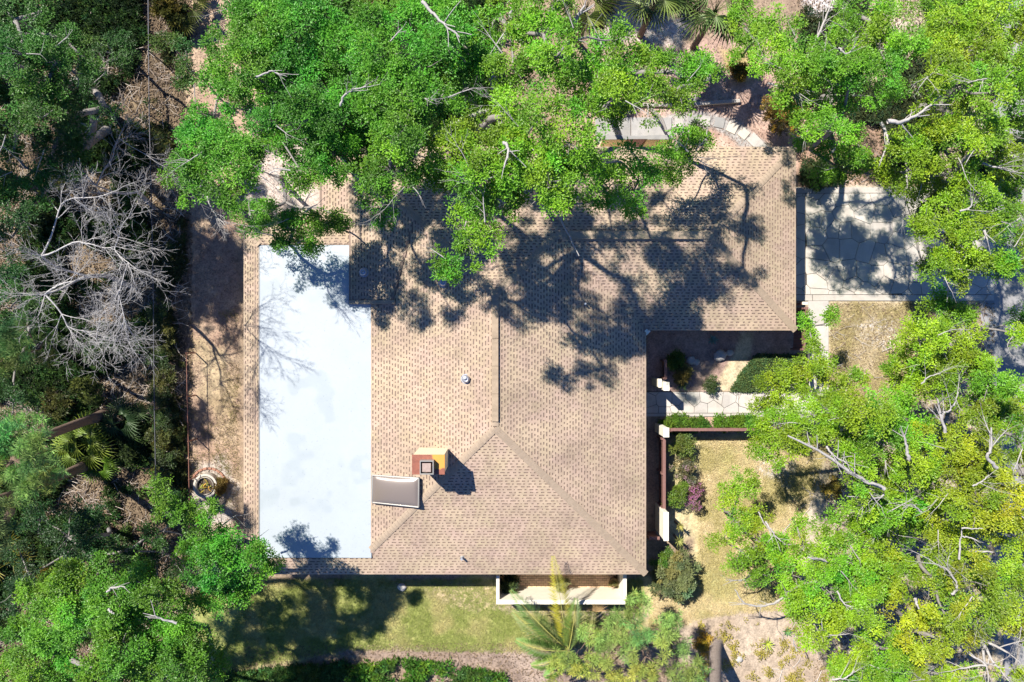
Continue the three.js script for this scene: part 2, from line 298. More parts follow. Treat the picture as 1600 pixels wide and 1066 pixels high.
const slopes = [                                             // plan polygon, height function, downhill direction
  [[[RX, RN], [RX, RS], [XE, ZS], [XE, WS], [XE - (WH - HE) / SL, WZ]], (x) => hE(x), [1, 0]],
  [[[RX, RS], [XE, ZS], [XL + (FH - HE) / SL - 0.32, ZS], [XI - 0.02, ZE], [XF, ZE], [XF, zHip]], (x, z) => hS(z), [0, 1]],
  [[[RX, RN], [RX, RS], [XF, zHip], [XF, -1.62], [-5.1, -1.62], [-4.05, RN - (RX + 4.05)]], (x) => hW(x), [-1, 0]],
  [[[RX, RN], [-4.05, RN - (RX + 4.05)], [-7.9, ZN], [WE, ZN], [WE - (WH - HE) / SL, WZ], [XE - (WH - HE) / SL, WZ]], (x, z) => hN(z), [0, -1]],
  [[[XE - (WH - HE) / SL, WZ], [XE, WS], [WE, WS], [WE - (WH - HE) / SL, WZ]], (x, z) => hWS(z), [0, 1]],
  [[[WE - (WH - HE) / SL, WZ], [WE, WS], [WE, ZN]], (x) => hWE(x), [1, 0]],
  [[[XL, ZNF], [XI, ZNI], [XI, ZS - 0.95], [XL + 0.36, ZS - 0.36], [XL, ZS - 0.36]], (x) => HE + (x - XL) * 0.31, [-1, 0]],
  [[[XL, ZNF], [-6.99, ZNF], [-6.99, ZNI], [XI, ZNI]], (x, z) => HE + (z - ZNF) * 0.28, [0, -1]],
];
// north-west lower slopes: an eave over the yard and a saddle beside the flat roof
slopes.push([[[-8.3, -5.0], [-6.99, -5.0], [-6.99, -1.62], [-5.1, -1.62], [-4.05, RN - (RX + 4.05)], [-7.9, ZN], [-8.3, ZN]], (x) => hW(-4.05) - (-4.05 - x) * 0.13, [-1, 0]]);
slopes[slopes.length - 1][0].splice(1, 2, [-6.99, -4.9], [-6.99, -1.62]);
const pin = (poly, x, z) => sdPoly(poly, x, z) < 0;
function shingleGeo(tooth, off) {
  const y = 0.012, t = 0.014, pieces = [];
  const a = new THREE.BoxGeometry(0.236, t, 0.074); a.translate(0, y, 0.028); pieces.push(a);       // the butt strip along the lower edge
  const b = new THREE.BoxGeometry(tooth, t * 1.05, 0.056); b.translate(off, y - 0.0005, -0.0365); pieces.push(b);
  return mergeGeometries(pieces);
}
const SG = [shingleGeo(0.105, 0.015), shingleGeo(0.13, -0.02), shingleGeo(0.09, 0.04), shingleGeo(0.15, 0.0), shingleGeo(0.12, -0.05)];
const roofTone = (x, z, d) => {
  const n = fbm(x * 0.8 + 7, z * 0.8, 3), m = fbm(x * 2.2, z * 2.2 + 30, 2), k = 0.74 + 0.5 * n + rr(-0.08, 0.08) + (rnd() < 0.12 ? -0.09 : 0);
  const pink = 0.5 + (m - 0.5) * 1.6;
  return [0.36 * k, lerp(0.28, 0.262, pink) * k, lerp(0.188, 0.2, pink) * k];
};
for (const [poly, hf, dn] of slopes) {
  const sh = new THREE.Shape(poly.map(q => new THREE.Vector2(q[0], q[1]))), flatg = new THREE.ShapeGeometry(sh), pp = flatg.attributes.position, mb = new MB();
  const ix = flatg.index.array, top = (i) => V(pp.getX(i), hf(pp.getX(i), pp.getY(i)), pp.getY(i));
  for (let i = 0; i < ix.length; i += 3) { const t = [top(ix[i]), top(ix[i + 1]), top(ix[i + 2])]; mb.poly(t); mb.poly(t.map(v => v.clone().add(V(0, -0.14, 0)))); }
  for (let i = 0; i < poly.length; i++) { const A = poly[i], B = poly[(i + 1) % poly.length], a = V(A[0], hf(A[0], A[1]), A[1]), b = V(B[0], hf(B[0], B[1]), B[1]); mb.poly([a, b, b.clone().add(V(0, -0.14, 0)), a.clone().add(V(0, -0.14, 0))]); }
  const deck = mesh('roof_slope', mb.geo(), M.deck, house);
  // courses of shingles
  const e = 0.01, g0 = (hf(poly[0][0] + dn[0] * e, poly[0][1] + dn[1] * e) - hf(poly[0][0], poly[0][1])) / e;
  const down = V(dn[0], g0, dn[1]).normalize(), along = V(-dn[1], 0, dn[0]), nrm = V().crossVectors(down, along).normalize(); if (nrm.y < 0) nrm.negate();
  const ax = V().crossVectors(nrm, down); const q0 = new THREE.Quaternion().setFromRotationMatrix(new THREE.Matrix4().makeBasis(ax, nrm, down));
  const run = 0.128 * Math.hypot(1, 0) * down.clone().setY(0).length(), lists = SG.map(() => []);
  const dots = poly.map(q => q[0] * dn[0] + q[1] * dn[1]), al = poly.map(q => q[0] * along.x + q[1] * along.z), dmax = Math.max(...dots), dmin = Math.min(...dots);
  let row = 0;
  for (let d = dmax - run * 0.45; d > dmin - run; d -= run, row++) {
    const s0 = (row % 2) * 0.118 + (row % 3) * 0.04 + rr(-0.02, 0.02);
    for (let s = Math.min(...al) - 0.3 + s0; s < Math.max(...al) + 0.3; s += 0.235) {
      const x = dn[0] * d + along.x * s, z = dn[1] * d + along.z * s, sd = sdPoly(poly, x, z);
      if (sd > (poly.length === 7 && poly[0][0] === -8.3 ? -0.07 : -0.02)) continue;
      // keep the outer half tab from hanging past an eave or gable
      lists[Math.floor(rnd() * SG.length)].push({ p: V(x, hf(x, z), z).addScaledVector(nrm, 0.002 + rnd() * 0.002), q: q0, s: 1, c: roofTone(x, z, dn) });
    }
  }
  lists.forEach((l, i) => { if (l.length) stuff(inst('shingles', SG[i], M.shingle, l, deck)); });
}
function capLine(a, b, w = 0.3, mat = M.hip) {               // overlapping cap shingles along a hip or ridge
  const n = Math.max(2, Math.round(a.distanceTo(b) / 0.16)), dir = b.clone().sub(a).normalize(), side = V().crossVectors(dir, UP).normalize(), up = V().crossVectors(side, dir);
  const parts = [];
  for (let i = 0; i < n; i++) {
    const g = new THREE.BufferGeometry(), L = a.distanceTo(b) / n * 1.08, d0 = 0.036;
    const v = [[-w / 2, 0, -d0], [0, 0, 0.0], [w / 2, 0, -d0]].flatMap(([s, _, y]) => [0, 1].map(t => V().addScaledVector(side, s).addScaledVector(up, y + 0.048 + (t ? 0.012 : 0)).addScaledVector(dir, (t - 0.5) * L)));
    const pos = []; for (const q of v) pos.push(q.x, q.y, q.z);
    g.setAttribute('position', new THREE.Float32BufferAttribute(pos, 3)); g.setIndex([0, 2, 1, 1, 2, 3, 2, 4, 3, 3, 4, 5]);
    const c = a.clone().lerp(b, (i + 0.5) / n); g.translate(c.x, c.y, c.z); g.computeVertexNormals();
    g.setAttribute('uv', new THREE.Float32BufferAttribute(v.flatMap(() => { const r = rnd(); return [r * 3 + c.x, c.z + r]; }), 2)); parts.push(g);
  }
  return stuff(mesh('hip_cap', mergeGeometries(parts), mat, house));
}
const v3 = (x, h, z) => V(x, h, z);
capLine(v3(XE, HE, ZS), v3(RX, RH, RS)); capLine(v3(XF, FH, zHip), v3(RX, RH, RS)); capLine(v3(RX, RH, RS - 0.1), v3(RX, RH, RN));
capLine(v3(XE - (WH - HE) / SL, WH, WZ), v3(RX, RH, RN)); capLine(v3(-4.05, hW(-4.05), RN - (RX + 4.05)), v3(RX, RH, RN)); capLine(v3(-7.9, HE - 0.02, ZN), v3(-4.05, hW(-4.05), RN - (RX + 4.05)));
capLine(v3(WE, HE, ZN), v3(WE - (WH - HE) / SL, WH, WZ)); capLine(v3(WE, HE, WS), v3(WE - (WH - HE) / SL, WH, WZ)); capLine(v3(XE - (WH - HE) / SL, WH, WZ), v3(WE - (WH - HE) / SL, WH, WZ));
capLine(v3(XL, HE, ZNF), v3(XI, HE + 0.24, ZNI), 0.22);
// raised ridge vents
for (const [a, b, c, e] of [[RX, -1.25, RX, 3.32], [2.38, WZ, 8.0, WZ]]) {
  const alongX = Math.abs(c - a) > 0.1, L = alongX ? c - a : e - b, y = (alongX ? WH : RH) + 0.055, n = Math.round(L / 1.2);
  for (let i = 0; i < n; i++) { const l = L / n - 0.008, t = (i + 0.5) / n; const g = alongX ? boxg(l, 0.1, 0.33, lerp(a, c, t), y + 0.015, b) : boxg(0.27, 0.1, l, a, y, lerp(b, e, t)); mesh('ridge_vent', planUV(g), alongX ? M.hip : M.ventCap, house); }
}
// white flat roof: membrane sheets with lapped seams, over a deck
{
  const fr = mesh('flat_roof', planUV(boxg(XF - XI + 0.24, 0.16, ZE - ZNI - 0.04, (XF + XI) / 2 - 0.1, FH - 0.13, (ZE + ZNI) / 2, 0)), M.deck, house);
  const xs = [XI - 0.02, -10.0, -9.03, -8.08, -7.0, -6.1];
  for (let i = 0; i < xs.length - 1; i++) mesh('membrane_sheet', planUV(boxg(xs[i + 1] - xs[i] + (i < 4 ? 0.07 : 0.05), 0.012, (i < 4 ? ZE - ZNI : ZE + 1.64) + (i < 4 ? -0.01 : 0), (xs[i] + xs[i + 1]) / 2 + 0.03, FH - 0.035 + i * 0.005, i < 4 ? (ZE + ZNI) / 2 : (ZE - 1.64) / 2, 0.004)), M.membrane, fr);
  mesh('metal_flashing', planUV(boxg(0.05, 0.03, ZE - ZNI, XI - 0.02, FH - 0.03, (ZE + ZNI) / 2)), M.alu, fr);
}
{ // flashing along the step of the saddle slope
  const f = (x) => hW(-4.05) - (-4.05 - x) * 0.13, L = 2.0, x0 = -6.97, g = planUV(boxg(L, 0.24, 0.16, 0, 0, 0)); g.rotateZ(Math.atan(0.13)); g.translate(x0 + L / 2, f(x0 + L / 2) - 0.045, -1.66); mesh('step_flashing', g, M.hip, house);
}
// fascias and gutters
for (const [x0, z0, x1, z1, h] of [[XE, WS, XE, ZS, HE], [XE, WS, WE, WS, HE], [WE, WS, WE, ZN, HE], [-7.9, ZN, WE, ZN, HE], [XL + 0.75, ZS, XE, ZS, HE], [XL, ZNF, XL, ZS - 0.36, HE], [XL, ZNF, -7.0, ZNF, HE], [-8.3, -5.0, -8.3, ZN, 2.3]]) {
  const L = Math.hypot(x1 - x0, z1 - z0), ang = Math.atan2(-(z1 - z0), x1 - x0), g = planUV(boxg(L, 0.17, 0.035, 0, 0, 0)); g.rotateY(ang); g.translate((x0 + x1) / 2, h - 0.1, (z0 + z1) / 2);
  mesh('fascia', g, M.fascia, house);
}
{ // corner downspout hopper in the inner corner
  mesh('gutter_corner', (() => { const g = boxg(0.26, 0.1, 0.2); g.rotateY(Math.PI / 4); g.translate(XE + 0.05, HE - 0.04, WS + 0.07); return g; })(), M.cap, house);
}
// walls below the eaves
function wall(x0, z0, x1, z1, h, parent = house, mat = M.stucco, th = 0.2, name = 'wall') { const L = Math.hypot(x1 - x0, z1 - z0), g = planUV(boxg(L + (name === 'wall' ? th : 0), h, th, 0, h / 2, 0)); g.rotateY(Math.atan2(-(z1 - z0), x1 - x0)); g.translate((x0 + x1) / 2, 0, (z0 + z1) / 2); return mesh(name, g, mat, parent); }
wall(-6.6, 9.4, 5.1, 9.4, 2.4); wall(5.1, 9.25, 5.1, 0.2, 2.35); wall(5.0, -1.1, 11.6, -1.1, 2.35); wall(11.6, -1.25, 11.6, -7.7, 2.35); wall(-6.6, -7.7, 11.45, -7.7, 2.35); wall(-6.6, -7.55, -6.6, 9.25, 2.4);
for (const z of [-4.6, 8.9]) wall(-11.0, z, -6.8, z, 2.25); wall(-11.0, -4.45, -11.0, 8.75, 2.25);
{ const d = mesh('front_door', boxg(0.06, 2.05, 0.95, 5.225, 1.05, 2.9), M.brownPaint, house); mesh('handle', boxg(0.05, 0.12, 0.03, 5.275, 1.02, 3.22), M.metal, d); }
for (const z of [5.2, 7.4]) { const w = mesh('window', boxg(0.05, 1.15, 1.5, 5.22, 1.45, z), M.cap, house); mesh('pane', boxg(0.02, 1.0, 1.35, 5.252, 1.45, z, 0), std(0.03, 0.04, 0.05, { roughness: 0.05 }), w); }
{ const g = mesh('garage_door', boxg(0.05, 2.1, 4.9, 11.725, 1.06, -4.4), M.cap, house); for (let i = 0; i < 4; i++) mesh('panel', boxg(0.03, 0.44, 4.7, 11.762, 0.3 + i * 0.52, -4.4), M.stucco, g); }
// chimney
{
  const y0 = 3.0, y1 = 5.1, c = P(669.5, 726, y1), w = 1.24, d = 0.73;
  const ch = mesh('chimney', planUV(boxg(w, y1 - y0, d, c.x, (y0 + y1) / 2, c.z, 0.02)), M.stucco, house);
  const coverTop = std(1, 1, 1, { roughness: 0.55, map: tex(256, (u, v) => { const n = pn(u, v, 6) * 0.5 + pn(u, v, 21) * 0.5; const ochre = sstep(0.6, 0.68, u + (n - 0.5) * 0.12) * sstep(0.24, 0.33, v + (n - 0.5) * 0.14); return [lerp(0.46 + 0.12 * n, 0.78, ochre), lerp(0.27 + 0.08 * n, 0.55, ochre), lerp(0.21 + 0.06 * n, 0.23, ochre)]; }) });  // rust brown cover, turning ochre over its north-east part
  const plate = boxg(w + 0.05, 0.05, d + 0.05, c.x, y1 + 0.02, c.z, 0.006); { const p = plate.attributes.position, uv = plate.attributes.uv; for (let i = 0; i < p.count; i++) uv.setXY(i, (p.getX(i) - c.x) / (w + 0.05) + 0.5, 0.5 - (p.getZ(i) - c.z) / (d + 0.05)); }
  mesh('chase_cover', plate, coverTop, ch);
  const fx = c.x - 0.03, fz = c.z + 0.06, s = 0.5, fl = [];
  for (const [a, b, ww, dd] of [[0, -s / 2, s + 0.04, 0.04], [0, s / 2, s + 0.04, 0.04], [-s / 2, 0, 0.04, s - 0.042], [s / 2, 0, 0.04, s - 0.042]]) fl.push(boxg(ww, 0.3, dd, fx + a, y1 + 0.2, fz + b, 0.004));
  mesh('flue_collar', mergeGeometries(fl), M.alu, ch);
  mesh('flue_lid', boxg(0.34, 0.03, 0.34, fx - 0.005, y1 + 0.33, fz, 0.006), std(0.4, 0.3, 0.25, { map: T.mottle, roughness: 0.6 }), ch);
  mesh('flue_liner', boxg(0.22, 0.3, 0.22, fx, y1 + 0.15, fz, 0), M.dark, ch);
}
// tilted acrylic skylight at the edge of the flat roof
{
  const hf = (px) => 2.9 + (px - 583) * 0.0045;
  const A = P(583, 742, 2.72), B = P(655, 746, 3.2), C = P(655, 791, 3.2), D = P(583, 784, 2.72);
  const lift = V(0, 0.16, 0), sk = mesh('skylight', (() => { const mb = new MB(), q = [A, B, C, D]; for (let i = 0; i < 4; i++) { const a = q[i], b = q[(i + 1) % 4]; mb.poly([a.clone().add(V(0, -0.5, 0)), b.clone().add(V(0, -0.5, 0)), b.clone().add(lift), a.clone().add(lift)]); } return mb.geo(); })(), M.lead, house);
  const fr = new MB(); const q = [A, B, C, D].map(v => v.clone().add(lift)); for (let i = 0; i < 4; i++) fr.tube([q[i], q[(i + 1) % 4]], [0.045, 0.045], 4); mesh('frame', fr.geo(), M.alu, sk);
  const g = new THREE.PlaneGeometry(1, 1, 20, 14), p = g.attributes.position;
  for (let i = 0; i < p.count; i++) { const u = p.getX(i) + 0.5, v = 0.5 - p.getY(i), k = Math.pow(16 * u * (1 - u) * v * (1 - v), 0.4) * 0.13; const a = q[0].clone().lerp(q[1], u), b = q[3].clone().lerp(q[2], u), r = a.lerp(b, v); p.setXYZ(i, r.x, r.y + k, r.z); }
  g.computeVertexNormals(); mesh('acrylic_dome', g, new THREE.MeshPhysicalMaterial({ color: rgb(0.19, 0.155, 0.13), roughness: 0.3, metalness: 0.2, clearcoat: 1, clearcoatRoughness: 0.25, side: THREE.DoubleSide }), sk);
}
// round roof vents and small pipes
function roundVent(px, py, h, r) {
  const c = P(px, py, h + 0.2), pts = [[0.001, 0.24], [r * 0.28, 0.235], [r * 0.34, 0.19], [r * 0.5, 0.2], [r * 0.62, 0.235], [r * 0.74, 0.19], [r * 0.95, 0.16], [r, 0.12], [r * 0.97, 0.1], [r * 0.6, 0.1], [r * 0.6, -0.15]].map(([a, b]) => new THREE.Vector2(a, b));
  const g = new THREE.LatheGeometry(pts, 28); g.translate(c.x, h, c.z); const m = mesh('roof_vent', g, M.metal, house);
  const f = new THREE.CylinderGeometry(r * 1.25, r * 1.25, 0.02, 24); f.translate(c.x, h + 0.02, c.z); mesh('flashing', f, M.lead, m);
  const k = new THREE.SphereGeometry(r * 0.16, 10, 6); k.translate(c.x, h + 0.25, c.z); mesh('cap_knob', k, M.dark, m);
}
roundVent(567, 425, hW(-4.05) - 0.13 * 2.15, 0.165); roundVent(692, 441, hW(-2.85), 0.17); roundVent(727.5, 592.5, hW(-1.9), 0.165);
for (const [px, py, h, r] of [[722, 872, hS(9.3), 0.045], [914, 475, hE(3.2), 0.04]]) { const c = P(px, py, h + 0.1), g = new THREE.CylinderGeometry(r, r, 0.42, 10); g.translate(c.x, h + 0.1, c.z); const m = mesh('pipe_vent', g, M.lead, house); const f = new THREE.ConeGeometry(r * 3, 0.12, 12, 1, true); f.translate(c.x, h + 0.04, c.z); mesh('flashing', f, M.alu, m); }

// ---------------------------------------------------------------- patio at the south
{
  const pat = struct('patio'); const x0 = -0.55, x1 = 4.95, z0 = 9.5, z1 = 11.53;
  mesh('mortar_bed', flat(x0, z0, x1, z1, -0.08, 0.03), M.soil, pat);
  const l = []; for (let j = 0, z = z0 + 0.06; z < z1 - 0.04; z += 0.107, j++) for (let x = x0 + 0.11 + (j % 2) * 0.105; x < x1 - 0.1; x += 0.212) { const k = rr(0.75, 1.15), w = rnd() < 0.2 ? 0.7 : 1; l.push({ p: V(x, 0.04 + rr(-0.003, 0.003), z), q: qy(rr(-0.02, 0.02)), s: 1, c: [0.56 * k, 0.35 * k * (0.9 + 0.2 * w), 0.235 * k] }); }
  stuff(inst('bricks', boxg(0.2, 0.06, 0.095, 0, 0, 0, 0.006), M.brick, l, pat));
  const pw = thing('patio_wall', 'low cream stucco wall around three sides of brick patio', 'wall', [0, 0, 0]);
  wall(x0 - 0.15, z1 + 0.1, x1 + 0.1, z1 + 0.1, 1.6, pw, M.cap, 0.2, 'long_wall'); wall(x1 + 0.08, z1 - 0.005, x1 + 0.08, 9.55, 1.6, pw, M.cap, 0.16, 'side_wall'); wall(x0 - 0.08, z1 - 0.005, x0 - 0.08, 10.45, 1.6, pw, M.cap, 0.14, 'side_wall');
}
// ---------------------------------------------------------------- leaf kits
function leafQuad(pos, idx, o, dir, side, len, wid, droop = 0.15) {
  const b = pos.length / 3, m = o.clone().addScaledVector(dir, len * 0.5), t = o.clone().addScaledVector(dir, len); t.y -= len * droop;
  const l = m.clone().addScaledVector(side, wid / 2), r = m.clone().addScaledVector(side, -wid / 2); l.y += wid * 0.15; r.y += wid * 0.15;
  for (const q of [o, l, t, r]) pos.push(q.x, q.y, q.z); idx.push(b, b + 1, b + 2, b, b + 2, b + 3);
}
function tuftGeo(n, R, len, wid, lo, hi, droop = 0.15) {
  const pos = [], idx = [];
  for (let i = 0; i < n; i++) {
    const a = i * 2.39996 + rr(-0.4, 0.4), e = rr(lo, hi), dir = V(Math.cos(a) * Math.cos(e), Math.sin(e), Math.sin(a) * Math.cos(e)), side = V(-Math.sin(a), rr(-0.5, 0.5), Math.cos(a)).normalize();
    const o = dir.clone().multiplyScalar(rr(0, R)).add(V(gauss(), gauss() * 0.6, gauss()).multiplyScalar(R * 0.5)); leafQuad(pos, idx, o, dir, side, len * rr(0.7, 1.2), wid * rr(0.8, 1.2), droop);
  }
  const g = new THREE.BufferGeometry(); g.setAttribute('position', new THREE.Float32BufferAttribute(pos, 3)); g.setIndex(idx); return g.toNonIndexed();
}
const fin = (g) => { g.computeVertexNormals(); return g; };
const KIT = {
  oak: [0, 1, 2].map(() => fin(tuftGeo(22, 0.13, 0.09, 0.043, -0.2, 1.0))),
  small: [0, 1].map(() => fin(tuftGeo(14, 0.08, 0.075, 0.034, -0.2, 1.2))),
  long: [0, 1].map(() => fin(tuftGeo(11, 0.05, 0.19, 0.045, -0.1, 1.0, 0.3))),
  needle: [0, 1].map(() => fin(tuftGeo(30, 0.03, 0.25, 0.016, -0.4, 1.2, 0.12))),
  grass: [fin(tuftGeo(7, 0.05, 0.075, 0.012, 0.3, 1.3, 0.2))],
};
const leafTone = (base, k, y = 0) => [base[0] * k * (1 + 0.55 * y), base[1] * k * (1 + 0.08 * y), base[2] * k * (1 - 0.2 * y)];

// foliage of one lobe: sprays of tufts on and in a flattened dome
function lobe(out, C, R, { col, dens = 1, flat: fl = 0.6, k = 1, spray = 0.32, tufts = 10, hollow = 0.35, scale = 1 }) {
  const n = Math.max(3, Math.round(R * R * 19 * dens)), tint = gauss() * 0.42; k *= rr(0.74, 1.18);
  for (let i = 0; i < n; i++) {
    const a = rr(0, 6.283), cy = rr(-0.55, 1), s = Math.sqrt(1 - cy * cy), rad = R * Math.pow(rr(hollow, 1), 0.5) * (0.82 + 0.36 * vn(a * 1.3 + C.x * 3, cy * 2 + C.z * 3));
    const c = V(C.x + Math.cos(a) * s * rad, C.y + cy * rad * fl, C.z + Math.sin(a) * s * rad), ks = k * rr(0.72, 1.2), yy = gauss() * 0.6 + (fbm(c.x * 0.5 + 11, c.z * 0.5, 2) - 0.5) * 1.6 + tint, rs = spray * rr(0.7, 1.25);
    const m = Math.round(tufts * rr(0.7, 1.3));
    for (let j = 0; j < m; j++) {
      const b = rr(0, 6.283), d = rs * Math.sqrt(rnd());
      out.push({ p: V(c.x + Math.cos(b) * d, c.y + gauss() * 0.1 - d * d * 0.35, c.z + Math.sin(b) * d), q: qe(gauss() * 0.7, rr(0, 6.283), gauss() * 0.7), s: scale * rr(0.8, 1.25), c: leafTone(col, ks * rr(0.85, 1.15), yy) });
    }
  }
}
function leaves(parent, kit, list, name = 'crown') {
  const ks = KIT[kit], by = ks.map(() => []); list.forEach((e, i) => by[i % ks.length].push(e));
  by.forEach((l, i) => { if (l.length) stuff(inst(name, ks[i], kit === 'needle' ? M.blade : M.leaf, l, parent)); });
}
function wander(a, b, n, amp) {                              // a limb that bends on its way
  const out = [], d = a.distanceTo(b), o1 = V(gauss(), gauss() * 0.5, gauss()).multiplyScalar(amp * d), o2 = V(gauss(), gauss() * 0.5, gauss()).multiplyScalar(amp * d * 0.6);
  for (let i = 0; i <= n; i++) { const t = i / n, q = a.clone().lerp(b, t); q.addScaledVector(o1, Math.sin(Math.PI * t)); q.addScaledVector(o2, Math.sin(2 * Math.PI * t)); out.push(q); }
  return out;
}
function ramify(mb, p, dir, len, r, depth, spread = 0.6, flatten = 0.6, sides = 4) {   // a bare branch and all its twigs
  const n = depth > 1 ? 5 : 3, pts = [p.clone()], d = dir.clone().normalize(), rad = [r];
  for (let i = 1; i <= n; i++) { d.add(V(gauss(), gauss() * flatten, gauss()).multiplyScalar(0.22)).normalize(); pts.push(pts[i - 1].clone().addScaledVector(d, len / n)); rad.push(r * (1 - 0.5 * i / n)); }
  mb.tube(pts, rad, depth > 2 ? 6 : depth > 0 ? sides : 3);
  if (depth <= 0) return;
  const kids = depth > 2 ? 4 : 3 + (rnd() < 0.5 ? 1 : 0);
  for (let k = 0; k < kids; k++) {
    const i = k === 0 ? n : 1 + Math.floor(rnd() * n), side = V(gauss(), gauss() * flatten + 0.08, gauss()).normalize();
    const nd = d.clone().addScaledVector(side, k === 0 ? spread * 0.5 : spread * 1.25).normalize();
    ramify(mb, pts[i], nd, len * rr(0.5, 0.78), Math.max(0.005, rad[i] * rr(0.5, 0.68)), depth - 1, spread, flatten, sides);
  }
}
// a broad-leaved tree: base and lobes from the plan ([px, py, radius px, height?]), trunk, limbs and crown
function tree({ name, label, base, top, lobes, col, dens = 1, kit = 'oak', rTrunk = 0.2, fork = 0.45, bare = [], bark = M.bark, group, category = 'tree', hvar = 1.6, drop = 0.28, spray, tufts, scale, sticks = 0, rs = 0.9, flat: fl }) {
  const root = thing(name, label, category, P(base[0], base[1]).toArray(), group), O = root.position;
  const cx = lobes.reduce((s, b) => s + b[0], 0) / lobes.length, cy = lobes.reduce((s, b) => s + b[1], 0) / lobes.length, dm = Math.max(...lobes.map(b => Math.hypot(b[0] - cx, b[1] - cy)), 1);
  const nodes = lobes.map(([x, y, r, h, k]) => { const d = Math.hypot(x - cx, y - cy) / dm; const hh = h ?? top * (1 - drop * d * d) + gauss() * hvar; const p = P(x, y, hh); return { p: p.sub(O), R: r * rs * (HC - hh) / FPX, k: k ?? 1, kids: 0, par: -1 }; });
  const list = []; for (const n of nodes) lobe(list, n.p, n.R, { col, dens, k: n.k, ...(spray && { spray }), ...(tufts && { tufts }), ...(scale && { scale }), ...(fl && { flat: fl }) });
  // skeleton: every lobe hangs on the nearest limb already there
  const F = nodes.reduce((s, n) => s.add(n.p), V()).multiplyScalar(0.55 / nodes.length); F.y = top * fork;
  const all = [{ p: F, par: -1, w: 0, len: 0 }], todo = nodes.map(n => ({ p: n.p.clone().add(V(0, -n.R * 0.25, 0)), par: 0, w: 0, len: 0 }));
  while (todo.length) {
    let best = 1e9, bi = 0, bj = 0;
    todo.forEach((t, i) => all.forEach((a, j) => { const c = t.p.distanceTo(a.p) + 0.35 * a.len; if (c < best) { best = c; bi = i; bj = j; } }));
    const t = todo.splice(bi, 1)[0]; t.par = bj; t.len = all[bj].len + t.p.distanceTo(all[bj].p); all.push(t);
  }
  for (let i = all.length - 1; i > 0; i--) { all[i].w += 1; all[all[i].par].w += all[i].w; }
  const mb = new MB(), rad = (w) => Math.max(0.022, rTrunk * 0.8 * Math.pow(w / all[0].w, 0.5));
  for (let i = 1; i < all.length; i++) { const a = all[i], b = all[a.par], r1 = Math.min(rad(a.w) * 1.15, rTrunk * 0.8), r0 = Math.min(a.par ? rad(b.w) : rTrunk * 0.85, r1 * 1.5), n = 6; const pts = wander(b.p, a.p, n, 0.09); mb.tube(pts, pts.map((_, k) => lerp(r0, r1 * 0.75, k / n)), 6); }
  nodes.forEach(n => { for (let k = 0; k < 4; k++) { const e = n.p.clone().add(V(gauss() * n.R, rr(-0.1, 0.5) * n.R, gauss() * n.R)); const pts = wander(n.p.clone().add(V(0, -n.R * 0.25, 0)), e, 3, 0.15); mb.tube(pts, [0.025, 0.02, 0.014, 0.008], 4); } });
  mesh('limbs', mb.geo(), bark, root);
  const tm = new MB(), tp = wander(V(0, -0.1, 0), F, 7, kit === 'needle' ? 0.012 : 0.05); tm.tube(tp, tp.map((_, k) => rTrunk * (k === 0 ? 1.5 : k === 1 ? 1.12 : 1 - 0.03 * k)), 10); mesh('trunk', tm.geo(), bark, root);
  leaves(root, kit, list);
  for (const [line, r, h, depth] of bare) {                  // bleached leafless limbs seen among the leaves
    const bm = new MB(), pts = line.map(([x, y], i) => P(x, y, h + i * 0.12).sub(O)), crv = new THREE.CatmullRomCurve3(pts), n = Math.max(5, pts.length * 4), cp = crv.getPoints(n).map((q, i) => i && i < n ? q.add(V(gauss(), gauss(), gauss()).multiplyScalar(0.035)) : q);
    bm.tube(cp, cp.map((_, i) => 0.8 * r * (1 - 0.62 * i / n)), 7);
    const L = crv.getLength();
    if (depth >= 0) for (let k = 0; k < 3 + L * 1.2; k++) { const i = 1 + Math.floor(rr(0.2, 1) * (n - 1)), t = cp[i].clone().sub(cp[i - 1]).normalize().add(V(gauss(), gauss() * 0.5, gauss())).normalize(); ramify(bm, cp[i], t, rr(0.35, 0.8), r * 0.3, depth, 0.7); }
    mesh('bare_limb', bm.geo(), M.pale, root);
  }
  if (sticks) { const sm = new MB(); for (let k = 0; k < sticks; k++) { const n = nodes[Math.floor(rnd() * nodes.length)], a = rr(0, 6.283); ramify(sm, n.p.clone().add(V(Math.cos(a) * n.R * 0.5, n.R * rr(0.2, 0.55), Math.sin(a) * n.R * 0.5)), V(Math.cos(a), rr(0, 0.5), Math.sin(a)), rr(0.5, 1.0), rr(0.014, 0.028), 1 + (rnd() < 0.4 ? 1 : 0), 0.7); } stuff(mesh('bare_twigs', sm.geo(), M.pale, root)); }
  return root;
}
